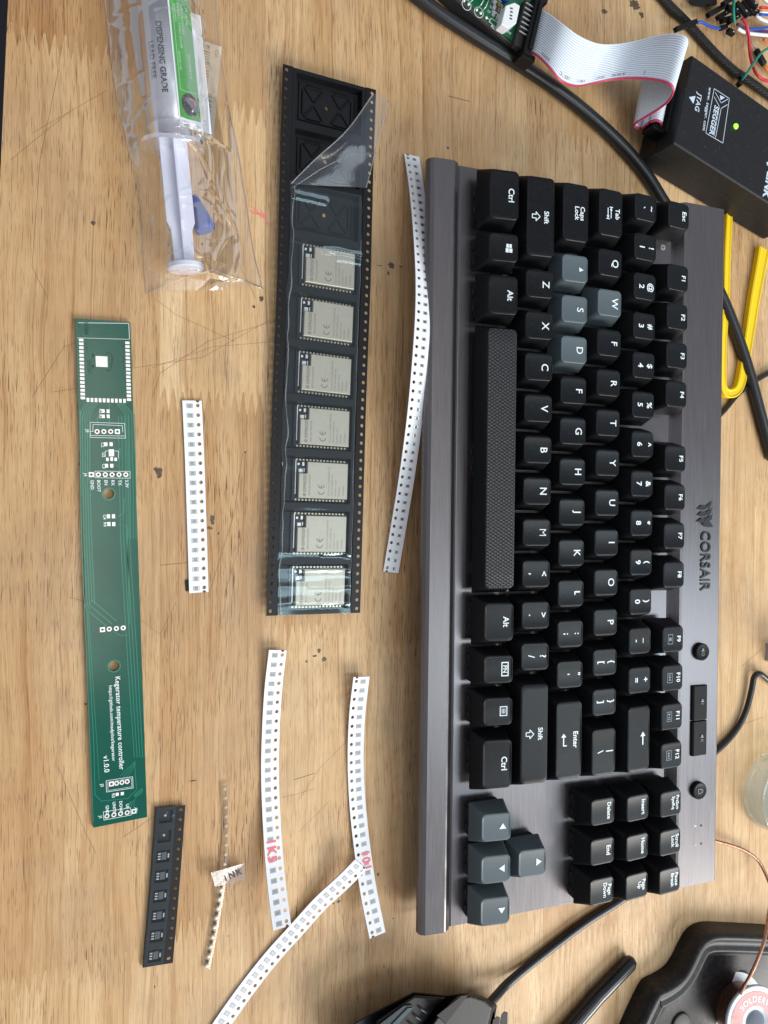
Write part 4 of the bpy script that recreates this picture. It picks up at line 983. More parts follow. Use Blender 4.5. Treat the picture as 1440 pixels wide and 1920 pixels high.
mb.add(vs_, fs, 0, True); mb.build('clear_strip', M['cleartape'], lt)
for k in range(10):
    d = LP.L-1.5-k*4.0; mb = MB()
    def ring_(r, h, dd=0): return [Lq(d+dd+r*math.cos(q*math.pi/6), r*math.sin(q*math.pi/6), h) for q in range(12)]
    mb.loft([ring_(.85, -.6), ring_(.85, .0), ring_(.55, .45)], False, True, 0, True)
    mb.loft([ring_(.62, -.6, -1.6), ring_(.62, -.15, -1.6)], False, True, 1)
    mb.build('lamp_chip', [M['led'], M['hole']], lt)
for k in range(9):
    d = 2.5+k*4.0; mb = MB(); mb.add([Lq(d+.7*math.cos(q*math.pi/5), .7*math.sin(q*math.pi/5), .35) for q in range(10)], [tuple(range(10))])
    mb.add([Lq(d+.45*math.cos(q*math.pi/5), .45*math.sin(q*math.pi/5), .75) for q in range(10)], [tuple(range(10))]); mb.build('empty_pocket', M['bead'], lt)
fo = [P(395, 1636, 4.5), P(458, 1618, 2.2), P(459, 1648, 2), P(418, 1660, 3), P(403, 1661, 3.5)]
mb = MB(); A_ = [p-lo_ for p in fo]; mb.add(A_+[p+Vector((0, 0, .35)) for p in A_], [(0, 1, 2, 3, 4), (9, 8, 7, 6, 5), (0, 1, 6, 5), (1, 2, 7, 6), (2, 3, 8, 7), (3, 4, 9, 8), (4, 0, 5, 9)])
fl_ = mb.build('flag_label', clear('flag_tape', (.9, .88, .86), .7, .15, 1.45, .04, .16, (.66, .60, .60)), lt)
mb = MB(); c = P(436, 1641, 3.2)-lo_; mb.text('1NK', 3.6, lambda x, y: (c.x+x*.97-y*.28, c.y+x*.22+y*.95, 3.45-x*.04), 0, .03, 'CENTER', 1.3); mb.build('handwriting', M['inkblack'], fl_)
mb = MB(); mb.add([P(399, 1635, 5.2)-lo_, P(408, 1632, 5.2)-lo_, P(419, 1657, 4.4)-lo_, P(404, 1661, 4.4)-lo_], [(0, 1, 2, 3)]); mb.build('folded_corner', M['cleartape'], fl_)
# ================================================================== SYRINGE IN A CLEAR BAG
A = P(291, -70, 9.5); B_ = P(322, 246, 9.5); ax = (B_-A).normalized(); rt = Vector((-ax.y, ax.x, 0))*-1      # rt: to the right in the photo?
if rt.x < 0: rt = -rt
up = Vector((0, 0, 1)); so2 = Vector((B_.x, B_.y, 0)); ROFF = 8.6
syr = root('syringe', 'grey and green labelled dispensing syringe with white plunger inside the clear bag', 'syringe', so2)
def Y(d, a_, r): # d along the axis from the barrel's open end (positive = towards the plunger), a_ angle (0 = up, + to the right)
    p = B_+ax*d+rt*(r*math.sin(a_))+up*(r*math.cos(a_)); return p-so2
def cyl(mbx, d0, d1, r0, r1=None, n=32, mi=0, caps=(True, True)):
    r1 = r0 if r1 is None else r1
    mbx.loft([[Y(d0, 2*math.pi*k/n, r0) for k in range(n)], [Y(d1, 2*math.pi*k/n, r1) for k in range(n)]], caps[0], caps[1], mi, True)
mb = MB(); cyl(mb, -52, -1, 8.4); mb.build('barrel', M['silverlabel'], syr)
mb = MB(); cyl(mb, -56, -51.9, 8.9, 8.9); cyl(mb, -61, -56, 4, 8.5); cyl(mb, -75, -61, 3, 3.4); mb.build('tip_cap', mat('grey_cap', (.10, .115, .12), .5), syr)
mb = MB(); cyl(mb, -1, 5.2, 8.8, 8.8, caps=(False, False)); cyl(mb, 4.0, 5.6, 7.4, 8.6, caps=(False, True))
n = 40
mb.loft([[Y(d, 2*math.pi*k/n, 8.8*(1+(.45 if True else 0)*abs(math.sin(2*math.pi*k/n))**1.6)*(1 if abs(math.sin(2*math.pi*k/n)) > .5 else .98)) for k in range(n)] for d in (5.0, 6.6)], True, True, 0, False)
mb.build('finger_flange', M['clearplastic'], syr)
mb = MB(); rr_ = .6
def fin(a_, w_, d0, d1, tk, prof=None):
    for sgn_ in (1,):
        u = rt*math.sin(a_)+up*math.cos(a_); v = rt*math.cos(a_)-up*math.sin(a_); ring0 = []
        secs = []
        for d, h in prof: secs.append([B_+ax*d+u*h+v*tk-so2, B_+ax*d+u*h-v*tk-so2, B_+ax*d-u*h-v*tk-so2, B_+ax*d-u*h+v*tk-so2])
        mb.loft(secs)
pf = [(6, 5.5), (36, 5.6), (39, 4.3), (53, 3.9)]
fin(math.pi/2, 6, 6, 52, .55, pf); fin(0, 6, 6, 52, .6, [(d, h*.62) for d, h in pf])
pl_ = mb.build('plunger', M['white'], syr, bevel=.2)
mb = MB(); n = 36
mb.loft([[Y(d, 2*math.pi*k/n, r) for k in range(n)] for d, r in ((52.6, 6.7), (53, 7.3), (54.6, 7.3), (55.0, 6.7))], smooth=False); mb.build('thumb_disc', M['white'], pl_)
# printed label: grey wrap text on the barrel, green flag to the right
def on_barrel(a0, r=8.47):
    return lambda x, y: Y(x, a0+(y)/8.4, r)
mb = MB(); mb.text('DISPENSING GRADE', 3.0, lambda x, y: Y(-45+x*1.0+7, -.33+y/8.4, 8.47), 0, .03, 'LEFT', 1.0); mb.build('print', M['inkblack'], syr); mb = MB()
mb.text('LEAD FREE', 3.0, lambda x, y: Y(-31+x*1.0, -.80+y/8.4, 8.47), 0, .02, 'LEFT', 1.0); mb.build('print', M['inkblack'], syr)
# green label: from the barrel crest over to a flag sticking out on the right
def lab(w0, w1, d0, d1, lift, name, m_, th=.0, par=None):
    mb = MB(); rows = []
    for i in range(13):
        w_ = w0+(w1-w0)*i/12; a_ = w_/8.4
        def pt(d):
            am = .62
            if a_ <= am: return Y(d, a_, 8.44+lift)
            e = (a_-am)*8.4; t = rt*math.cos(am)-up*math.sin(am)*.35; return Y(d, am, 8.44+lift)+t.normalized()*e
        rows.append([pt(d0), pt(d1)])
    vs_ = [p for r in rows for p in r]; mb.add(vs_, [(2*i, 2*i+2, 2*i+3, 2*i+1) for i in range(12)], 0, True)
    o_ = mb.build(name, m_, par or syr); return rows, o_
def lp(d, w_, lift=.1):
    a_ = w_/8.4; am = .62
    if a_ <= am: return Y(d, a_, 8.44+lift)
    e = (a_-am)*8.4; t = (rt*math.cos(am)-up*math.sin(am)*.35).normalized(); return Y(d, am, 8.44+lift)+t*e
_, wl = lab(1.7, 15.5, -45, 1.5, .02, 'label_backing', M['whitep'])
_, gl_ = lab(2.2, 11.2, -52, -2.2, .09, 'green_label', M['greenlabel'])
_, st2 = lab(1.5, 2.2, -52, -2.2, .10, 'label_stripe', M['whitep'])
mb = MB()
def lt_(s_, d, w_, size): mb.text(s_, size, lambda x, y: lp(d+x, w_+y, .16), 0, .0, 'LEFT', 1.0)
lt_('BEFORE USE', -28, 4.4, 1.35); lt_('THERMALLY STABLE SOLDER', -47, 5.8, 1.35); lt_('Sn96.5 Ag3.0 Cu0.5', -47, 7.3, 1.5); lt_('SMD4300AX10', -28, 8.6, 1.5); lt_('T4 15g 35g', -46, 9.2, 1.5); lt_('READ MSDS', -46, 4.2, 1.3)
for (a_, b2) in (((-49, 3.4), (-13, 3.4)), ((-13, 3.4), (-13, 10.4)), ((-49, 3.4), (-49, 10.4))):
    n = 10
    for i in range(n):
        p0 = (a_[0]+(b2[0]-a_[0])*i/n, a_[1]+(b2[1]-a_[1])*i/n); p1 = (a_[0]+(b2[0]-a_[0])*(i+1)/n, a_[1]+(b2[1]-a_[1])*(i+1)/n)
        q = .09; o2 = (0, q) if a_[1] == b2[1] else (q, 0)
        mb.add([lp(p0[0]-o2[0], p0[1]-o2[1], .15), lp(p1[0]-o2[0], p1[1]-o2[1], .15), lp(p1[0]+o2[0], p1[1]+o2[1], .15), lp(p0[0]+o2[0], p0[1]+o2[1], .15)], [(0, 1, 2, 3)])
mb.build('print', M['lgreen'], gl_)
mb = MB(); mb.add([lp(-8+4.3*math.cos(q*math.pi/14), 7.0+3.6*math.sin(q*math.pi/14), .15) for q in range(28)], [tuple(range(28))], 0)
mb.text('C', 4.6, lambda x, y: lp(-9.2+x, 7.8+y, .22), 1, .05); mb.text('T', 3.8, lambda x, y: lp(-6.6+x, 6.6+y, .22), 2, .05); mb.text('CHIPQUIK', 1.2, lambda x, y: lp(-8+x, 4.9+y, .22), 2, .03)
mb.build('round_logo', [M['inkblack'], M['ribbonred'], M['whitep']], gl_)
# blue cap
c0, c1 = P(362, 368, 3.2), P(386, 432, 4.8); mb = MB(); dv = (c1-c0)
mb.tube([c0, c0+dv*.15, c0+dv*.9, c1], [1.6, 2.2, 4.4, 4.0], 20); mb.build('bottle_cap', M['bluecap'])
tag(sc.collection.objects['bottle_cap'], 'blue cone shaped cap lying beside the syringe plunger inside the bag', 'cap')
# paper sticker with bar code behind the syringe
q = [P(376, 74, 2.2), P(416, 88, 1.4), P(400, 258, 1.6), P(366, 262, 2)]; o4 = Vector((q[0].x, q[0].y, 0))
stick = root('barcode_sticker', 'yellowed paper sticker with bars and a number beside the syringe', 'sticker', o4)
mb = MB(); mb.add([p-o4 for p in q]+[p-o4-Vector((0, 0, .3)) for p in q], [(3, 2, 1, 0), (0, 1, 5, 4), (1, 2, 6, 5), (2, 3, 7, 6), (3, 0, 4, 7)]); mb.build('paper', M['oldpaper'], stick)
mb = MB(); e1 = (q[3]-q[0]).normalized(); e2 = (q[1]-q[0]).normalized(); f = lambda x, y: q[0]-o4+e1*x+e2*y+Vector((0, 0, .1))
x = 1.5; rnd = random.Random(2)
while x < 20: wd = rnd.choice([.25, .4, .7]); mb.add([f(x, .6), f(x+wd, .6), f(x+wd, 4.2), f(x, 4.2)], [(0, 1, 2, 3)]); x += wd+rnd.choice([.3, .5, .8])
mb.text('8400281', 3.6, lambda x, y: f(21+x, 4.6-(-y)) if True else 0, 0, .02, 'LEFT', 1.2); mb.text('Cat', 2.2, lambda x, y: f(2+x, 7.0+y), 0, .0, 'LEFT')
mb.build('print', M['etch'], stick)
# the bag: two crumpled sheets
def pxpath(pts): return [(a_, b2) for a_, b2 in pts]
lft = [(190, -60), (198, 20), (206, 90), (212, 140), (224, 210), (238, 272), (254, 330), (264, 390), (268, 450), (271, 510), (275, 551)]
rgt = [(402, -60), (406, 20), (412, 90), (420, 140), (430, 200), (444, 272), (455, 330), (463, 390), (472, 450), (482, 500), (493, 541)]
bo = P(300, 300, 0); bag = root('plastic_bag', 'crumpled clear zip bag holding the syringe at the upper left', 'bag', bo)
def edgep(lst, t):
    k = t*(len(lst)-1); i = min(int(k), len(lst)-2); u_ = k-i; return P(lst[i][0]*(1-u_)+lst[i+1][0]*u_, lst[i][1]*(1-u_)+lst[i+1][1]*u_, 0)
mb = MB(); nu, nv = 120, 290; vs_, fs = [], []
crs = []; rc = random.Random(21)
for k in range(64):
    d_ = rc.uniform(-55, 62); r_ = rc.uniform(-22, 26); a__ = rc.gauss(0, .75)+(1.5 if rc.random() < .25 else 0); ln_ = rc.uniform(4, 22)
    crs.append((d_, r_, math.cos(a__), math.sin(a__), ln_, rc.uniform(.25, .95), rc.uniform(.45, .9)))
crs += [(56, -2, .25, 1, 9, 1.6, 1.0), (53, 7, .6, .8, 9, 1.5, 1.1), (60, -10, -.5, .85, 8, 1.4, .9), (-42, -17, .4, .9, 7, 1.6, 1.1), (-36, -18, .9, .4, 6, 1.5, 1), (-20, -17, .9, .4, 8, 1.6, 1.2), (-46, -12, .2, 1, 6, 1.5, 1), (30, 19, .7, .7, 12, 1.0, .7), (44, 16, -.8, .6, 16, 1.1, .6)]
def crease(d, r):
    z = 0
    for (cd_, cr_, ca, sa, ln_, h_, w_) in crs:
        x = d-cd_; y = r-cr_; u_ = x*ca+y*sa
        if abs(u_) > ln_: continue
        v_ = (y*ca-x*sa+.02*u_*u_*math.copysign(1, h_-.6))/w_
        if abs(v_) > 3: continue
        z += h_*math.exp(-abs(v_)**1.5)*(1-(u_/ln_)**2)
    return z
def ridg(v, s_): n1 = mnoise.noise(v*s_); return (1-abs(n1)*2.2)
for j in range(nv+1):
    t = j/nv; a_, b2 = edgep(lft, t), edgep(rgt, t); wob = mnoise.noise(Vector((t*9, 1, 5)))*1.2
    for i in range(nu+1):
        u_ = i/nu; p = a_.lerp(b2, u_)+Vector((wob*(1-2*u_), 0, 0)); rel = p-B_; d = rel.dot(ax); r = (rel-ax*d).dot(rt)
        hh = 1.2
        if d < 2: hh = max(hh, 20*(.5+.5*math.cos(math.pi*min(1, abs(r-2)/(23 if r < 2 else 30)))))
        elif d < 56: hh = max(hh, 16.5*(.5+.5*math.cos(math.pi*min(1, abs(r)/(20 if r < 0 else 31)))))
        else: hh = max(1.2, 15*max(0, 1-((d-56)/9)**2))*max(0, 1-(abs(r)/18)**2) if d < 65 and abs(r) < 18 else 1.2
        env = min(1, 6*u_, 6*(1-u_))**.5*min(1, (1-t)*9+.10)
        v3 = Vector((p.x*.035, p.y*.022, 2)); cr = 1.1*mnoise.noise(v3*.9)+.9+crease(d, r)
        z = hh*env+cr*env*.8+.4
        floor_ = 0
        if d < 5 and abs(r) < 8.9: floor_ = 9.5+math.sqrt(max(0, 8.9**2-r*r))+.4
        if d < 3 and 6 < r < 16: floor_ = max(floor_, 14.8-.08*(r-6)**1.5)
        if 5 <= d < 53 and abs(r) < 6.8: floor_ = 13.8
        if 50 <= d < 57 and abs(r) < 8.5: floor_ = 9.5+math.sqrt(max(0, 8.5**2-r*r))+.3
        vs_.append([p, max(z, .25), floor_])
for _ in range(2):
    Zs = [max(v[1], v[2]) for v in vs_]
    for j in range(1, nv):
        for i in range(1, nu):
            q_ = j*(nu+1)+i; vs_[q_][1] = .4*Zs[q_]+.15*(Zs[q_-1]+Zs[q_+1]+Zs[q_-nu-1]+Zs[q_+nu+1])
vs_ = [v[0]+Vector((0, 0, max(v[1], v[2])))-bo for v in vs_]
for j in range(nv):
    for i in range(nu): q_ = j*(nu+1)+i; fs.append((q_, q_+1, q_+nu+2, q_+nu+1))
mb.add(vs_, fs, 0, True); mb.build('film', M['bag'], bag)
mb = MB(); mb.tube([edgep(lft, k/30)+Vector((0, 0, .4))-bo for k in range(31)], .18, 6); mb.tube([edgep(rgt, k/30)+Vector((0, 0, .4))-bo for k in range(31)], .18, 6)
mb.tube([edgep(lft, 1)-bo+Vector((0, 0, .4)), P(345, 521, 1)-bo, P(400, 506, 1)-bo, edgep(rgt, 1)-bo+Vector((0, 0, .4))], .3, 6)
mb.build('seam', M['bagedge'], bag)
# ================================================================== THICK BLACK CABLE (two runs of one cord, passing behind the keyboard)
def cable(name, label, pts, r, m_, cat='cable', n=16, group=None, parent=None, flatten=1.0):
    pa = spline([P(x, y, z) for x, y, z in pts], n=8); o5 = Vector((pa[0].x, pa[0].y, 0)) if not parent else Vector((0, 0, 0))
    mb = MB(); mb.tube(pa, r, n, flatten=flatten); o_ = mb.build(name, m_, parent, org=o5 if not parent else None)
    if not parent: tag(o_, label, cat, group)
    return o_
cable('thick_cable', 'thick black rubber cable curving from the top edge and behind the keyboard',
      [(700, -75, 3.6), (800, 8, 3.6), (880, 62, 3.6), (960, 112, 3.6), (1030, 158, 3.6), (1100, 212, 3.6), (1165, 272, 3.6), (1212, 328, 3.6), (1248, 385, 3.6), (1300, 460, 3.6), (1345, 540, 3.4), (1375, 610, 3.4), (1402, 690, 3.4), (1425, 775, 3.4), (1448, 860, 3.4)], 3.35, M['rubber'])
cable('thin_cable', 'thin black cable crossing under the thick one right of the keyboard', [(1290, 830, 1.6), (1350, 778, 1.6), (1385, 738, 1.6), (1420, 712, 1.6), (1460, 690, 1.6)], 1.45, M['rubber'])
cable('thin_cable', 'thin black cable looping out from the keyboard edge near the volume bar', [(1290, 1450, 2), (1345, 1407, 2), (1378, 1372, 2), (1398, 1335, 2.5), (1409, 1295, 3), (1414, 1270, 3.5), (1424, 1263, 3.5), (1438, 1273, 3), (1460, 1290, 3)], 1.7, M['rubber'])
cable('braided_cable', 'black braided cable crossing the upper right corner behind the probe box', [(1195, -60, 3), (1245, 0, 3), (1292, 48, 3), (1335, 95, 3), (1372, 130, 3), (1405, 153, 3), (1440, 178, 3), (1490, 215, 3)], 2.5, M['braid'])
# ================================================================== YELLOW STRAP
mb = MB(); cp = [P(*q) for q in ((1365, 395, 2.2), (1361, 480, 2.2), (1359, 560, 2.2), (1354, 640, 2.2), (1353, 710, 2.2), (1357, 733, 2.2), (1370, 738, 2.2), (1383, 728, 2.2), (1391, 700, 2.2), (1402, 630, 2.2), (1413, 560, 2.2), (1424, 500, 2.2), (1430, 467, 2.2))]
sp_ = spline(cp, n=8); rings = []
for i, p in enumerate(sp_):
    t = (sp_[min(i+1, len(sp_)-1)]-sp_[max(i-1, 0)]).normalized(); a_ = t.cross(up).normalized(); k = min(1, .55+i/len(sp_)*.55); W_ = 2.7 if i < len(sp_)*.55 else 2.7+(i/len(sp_)-.55)*3.6
    rings.append([p+a_*x*W_+up*z for x, z in ((1, 1.6), (.78, 1.9), (.5, 1.35), (-.35, 1.15), (-.72, 1.6), (-1, 1.2), (-1, -1.8), (1, -1.8))])
mb.loft(rings); o_ = mb.build('cable_channel', M['yellow'], org=(sp_[0].x, sp_[0].y, 0)); tag(o_, 'bright yellow plastic strip bent in a U right of the keyboard', 'strip')
# ================================================================== DEBUG PROBE BOX
ZJ = 27.0
t0, t1 = P(1298, 102, ZJ), P(1263, 268, ZJ); xl = (t0-t1); wdt = xl.length; ang = math.atan2(xl.y, xl.x)-math.pi/2
jl = root('debug_probe', 'black debug probe box with white logo print and a lit green lamp', 'debug probe', (t1.x, t1.y, 0), ang)
# local: x to the right along the length, y across (0 = lower edge, wdt = upper edge)
LJ = 104
bx_ = lambda z, d, x1=LJ: [(d, d, z), (x1, d, z), (x1, wdt-d, z), (d, wdt-d, z)]
def JL(px, py, z=ZJ):
    p = P(px, py, z)-t1; c, s_ = math.cos(-ang), math.sin(-ang); return Vector((p.x*c-p.y*s_, p.x*s_+p.y*c))
mb = MB(); mb.loft([bx_(14.2, 0), bx_(ZJ-.7, .0), bx_(ZJ, .7)]); mb.build('upper_shell', M['jlink'], jl, bevel=.5)
mb = MB(); mb.loft([bx_(.6, .8), bx_(1.2, .1), bx_(13.9, .1)]); mb.build('lower_shell', M['jlink'], jl, bevel=.4)
mb = MB(); mb.box((-.2, wdt*.50, 15.5), (1.2, 31, 9.5)); mb.build('socket', M['blackmatte'], jl)
ip = MB(); jz = ZJ+.05
def jseg(a_, b2, wd=.36): ip.line([JL(*a_), JL(*b2)], wd, jz)
def jz_(x, y): return (1180+x/5.335, 80+y/5.335)
for a_, b2 in (((848, 460), (1000, 560)), ((1000, 560), (935, 1005)), ((935, 1005), (765, 905)), ((765, 905), (848, 460)), ((860, 498), (918, 604)), ((918, 604), (985, 565)), ((848, 542), (900, 640)), ((900, 640), (845, 935)), ((980, 620), (918, 658)), ((918, 658), (862, 948))): jseg(jz_(*a_), jz_(*b2))
ip.flat([JL(*jz_(x, y)) for x, y in ((905, 525), (955, 550), (912, 575))], jz+.01); ip.flat([JL(*jz_(x, y)) for x, y in ((596, 545), (662, 533), (640, 612))], jz)
def jt(s_, p0, p1, size, b=.02, shear=0):
    c = JL(*jz_(*p0)); e = JL(*jz_(*p1)); vs2, fs2 = text_geo(s_, size, b, 'LEFT', 1.05, shear); k = (e-c).length/max(v[0] for v in vs2); d = (e-c).normalized(); n_ = Vector((-d.y, d.x))
    ip.add([(*(c+d*x*k+n_*y), jz+.01) for x, y in vs2], fs2)
jt('SEGGER', (872, 632), (816, 925), 4.4, .03); jt('JTAG', (702, 512), (672, 685), 4.3, .02); jt('www. segger. com', (808, 450), (744, 880), 2.9, .015)
jt('J-LINK', (1420, 1230), (1360, 1560), 7, .04)
ip.build('print', M['ink'], jl)
c = JL(*jz_(1063, 838)); mb = MB(); mb.loft([[(c.x+r*math.cos(q*math.pi/10), c.y+r*math.sin(q*math.pi/10), z) for q in range(20)] for r, z in ((1.5, ZJ-.3), (1.5, ZJ+.3), (1.1, ZJ+.9), (.4, ZJ+1.15))], False, True, 0, True); mb.build('lamp', M['green_led'], jl)
# ================================================================== DISPLAY BOARD AT THE TOP EDGE
e0, e1 = P(860, -6, 9), P(980, 97, 9); ex = (e1-e0).normalized(); ang = math.atan2(ex.y, ex.x)
bd = root('display_board', 'green populated circuit board on a black frame cut off by the top edge', 'circuit board', (e1.x, e1.y, 0), ang)
def DB(px, py, z=9.4):
    p = P(px, py, z)-e1; c, s_ = math.cos(-ang), math.sin(-ang); return Vector((p.x*c-p.y*s_, p.x*s_+p.y*c))
r0 = DB(1003, 20); DH = 42
mb = MB(); mb.prism([(-90, -1.2), (.8, -1.2), (.8, DH), (-90, DH)], .3, 7.6); mb.build('frame', M['blackmatte'], bd, bevel=.3)
mb = MB(); mb.prism([(-90, -.55), (.4, -.55), (.4, DH), (-90, DH)], 7.7, 8.5); mb.build('foam_layer', mat('foam_grey', (.09, .08, .075), .9), bd)
mb = MB(); mb.prism([(-90, .2), (0, .2), (0, DH), (-90, DH)], 8.6, 9.4); mb.build('board', M['pcb2'], bd)
mb = MB(); sz = 9.45; dz = lambda x, y: DB(780+x/6, y/6)
def dl(pts, wd=.22): mb.line([dz(*p) for p in pts], wd, sz)
for cx, cy, r in ((568, 55, 2.6), (706, 140, 2.6)): c = dz(cx, cy); mb.disc(c, r, sz, 30, 0, r-.25)
dl([(822, 245), (845, 205), (948, 275), (925, 328), (822, 245)], .3); dl([(800, 205), (825, 218)]); dl([(948, 300), (975, 318)])
dl([(880, 5), (972, 62), (945, 170), (860, 110), (880, 5)], .3); dl([(850, 130), (872, 125), (945, 185), (930, 232), (895, 215)], .25); dl([(930, 0), (1005, 45), (1020, 20)], .25); dl([(1000, 75), (985, 130)], .25); dl([(970, 210), (955, 265)], .25); dl([(1100, 405), (1145, 435)], .3)
def dt(s_, x, y, size): c = dz(x, y); mb.text(s_, size, lambda u, v: (c.x+u, c.y+v, sz+.01), 0, .02, 'LEFT')
dt('R21', 845, 290, 1.7); dt('CN2', 1010, 335, 1.7); dt('Z4', 1095, 438, 1.9); dt('C7', 805, 120, 1.5); dt('C6', 830, 70, 1.5); dt('C5', 850, 10, 1.5)
mb.build('silkscreen', M['silk'], bd)
for (x, y, two_) in ((905, 45, 1), (900, 105, 1), (890, 180, 0)):
    for sx in (-1, 1):
        c = dz(x+sx*26, y+sx*14); mb = MB(); mb.box((c.x, c.y, 9.75), (1.7, 2.3, .7)); 
        mb.build('capacitor', mat('cap_brown', (.26, .15, .09), .5) if two_ and sx > 0 else M['chipend'], bd)
for (x, y) in ((538, 8), (590, 48), (680, 112), (725, 148), (790, 200), (975, 328)):
    c = dz(x, y); mb = MB(); mb.loft([[(c.x+r*math.cos(q*math.pi/7), c.y+r*math.sin(q*math.pi/7), z) for q in range(14)] for r, z in ((.75, 9.4), (.6, 9.9), (.2, 10.1))], False, True, 0, True); mb.build('solder_joint', M['tin'], bd)
c = dz(745, 8); mb = MB(); c3 = Vector((c.x, c.y, 13.5)); mb.tube([c3+Vector((0, 1.0, 0)), c3+Vector((0, 3, 0)), c3+Vector((0, 12, 0))], [3.6, 4.0, 4.0], 20)
ecap = mb.build('electrolytic_capacitor', M['black'], bd)
mb = MB(); mb.tube([(*dz(680, 112), 9.6), (*dz(705, 80), 12), (*dz(725, 30), 13.5)], .28, 6); mb.tube([(*dz(725, 148), 9.6), (*dz(755, 110), 12), (*dz(770, 40), 13.5)], .28, 6); mb.tube([(*dz(590, 48), 9.6), (*dz(620, 15), 11), (*dz(640, -20), 13)], .28, 6); mb.build('lead_wire', M['chipend'], bd)
c = dz(990, 5); mb = MB(); mb.disc(c, .1, 9.5); mb.tube([(c.x, c.y, 9.4), (c.x, c.y, 11.2), (c.x, c.y, 12)], [1.7, 1.7, 1.0], 14); mb.build('blue_component', M['bluecap'], bd)
# white socket
pts = [DB(780+x/6, y/6, 15) for x, y in ((1010, 60), (1110, 25), (1172, 62), (1130, 262), (1040, 318), (960, 270))]
mb = MB(); mb.loft([[(p.x, p.y, z) for p in pts] for z in (9.5, 15)]); mb.build('white_socket', mat('white_nylon', (.74, .78, .80), .4), bd, bevel=.4)
mb = MB()
for (x, y) in ((1075, 95), (1075, 135), (1070, 175), (1068, 210)): c = DB(780+x/6, y/6, 15.1); mb.box((c.x, c.y, 15.05), (1.4, .7, .2), .5)
mb.build('contact_slot', M['chipdark'], bd)
# ================================================================== RIBBON CABLE
# two edge curves (grey upper edge and red lower edge), each photo x, y, height
up_e = [(1009, 17, 12.5), (1028, 26, 17), (1055, 46, 24), (1085, 68, 25), (1118, 82, 21), (1150, 84, 18), (1190, 78, 20), (1230, 68, 27), (1262, 64, 35), (1283, 68, 39), (1289, 80, 38)]
lo_e = [(990, 98, 12.5), (1008, 106, 17), (1030, 128, 22), (1050, 152, 22), (1078, 162, 18), (1110, 157, 15), (1150, 150, 17), (1195, 148, 24), (1235, 152, 32), (1256, 160, 36), (1262, 172, 35)]
UPP = [P(*q) for q in up_e]; LOP = [P(*q) for q in lo_e]
wv = (UPP[-1]-LOP[-1]); wv = wv*(25.4/wv.length)
tail_px = [(1254, 190, 30), (1236, 205, 25), (1212, 220, 19), (1194, 231, 14.5), (1189, 237, 11.5), (1194, 241, 9.5), (1207, 242, 9), (1222, 240, 9.5)]
TL = [P(*q) for q in tail_px]; wt_ = Vector((.20, .98, 0)).normalized()*25.4
for i, p in enumerate(TL):
    LOP.append(p); k = min(1, (i+1)/3); w2 = wv.lerp(wt_, k); UPP.append(p+w2)
lo_s = spline(LOP, n=6); up_s = spline(UPP, n=6); ro = Vector((LOP[0].x, LOP[0].y, 0))
rib = root('ribbon_cable', 'flat grey ribbon cable with red edge running from the board to the probe', 'ribbon cable', ro)
NW = 20; mb = MB(); vs_, fs, mi = [], [], []; sub_ = 4; m1 = NW*sub_
nsec = len(lo_s); nr = []
for i in range(nsec):
    t = (lo_s[min(i+1, nsec-1)]-lo_s[max(i-1, 0)]); w2 = up_s[i]-lo_s[i]; n_ = t.cross(w2).normalized(); nr.append(n_)
def RB(i, f_, h=0): return lo_s[i].lerp(up_s[i], f_)+nr[i]*h-ro
for s_ in (1, -1):
    base_i = len(mb.v); vs_ = []
    for i in range(nsec):
        for j in range(m1+1): vs_.append(RB(i, j/m1, s_*(.12+.42*abs(math.sin(math.pi*j/sub_)))))
    fs_g, fs_r, fs_d = [], [], []
    for i in range(nsec-1):
        for j in range(m1):
            q_ = i*(m1+1)+j; f4 = (q_, q_+1, q_+m1+2, q_+m1+1); (fs_r if j < 3 else (fs_d if j % sub_ in (0,) else fs_g)).append(f4)
    n0 = len(mb.v); mb.v += [tuple(v) for v in vs_]
    for lst, k_ in ((fs_g, 0), (fs_r, 1), (fs_d, 2)):
        for f4 in lst: mb.f.append(tuple(a+n0 for a in f4)); mb.m.append(k_); mb.sm.append(True)
for f_, k_ in ((0, 1), (1, 0)):
    mb.tube([RB(i, f_) for i in range(0, nsec, 2)]+[RB(nsec-1, f_)], .30, 6, k_)
rb_o = mb.build('ribbon', [M['ribbon'], M['ribbonred'], M['grooveshade']], rib)
mb = MB(); L_ = [0]
for i in range(1, nsec): L_.append(L_[-1]+(lo_s[i]-lo_s[i-1]).length)
sdn = 1 if nr[10].z > 0 else -1
def RT(d, f_):
    i = 0
    while i < nsec-2 and L_[i+1] < d: i += 1
    u_ = (d-L_[i])/(L_[i+1]-L_[i]); a_ = RB(i, f_, sdn*.64); b2 = RB(i+1, f_, sdn*.64); return Vector(a_).lerp(Vector(b2), u_)
for s_, d in (('300V', 8), ('105\u00b0C', 22), ('VW-1', 36), ('2651', 52), ('AWM', 63), ('J', 76)):
    mb.text(s_, 2.5, lambda x, y: RT(d-x*1.0+4, .125-y/25.4), 0, .0, 'CENTER', 1.3)
mb.build('print', mat('grey_print', (.13, .14, .16), .6), rb_o)
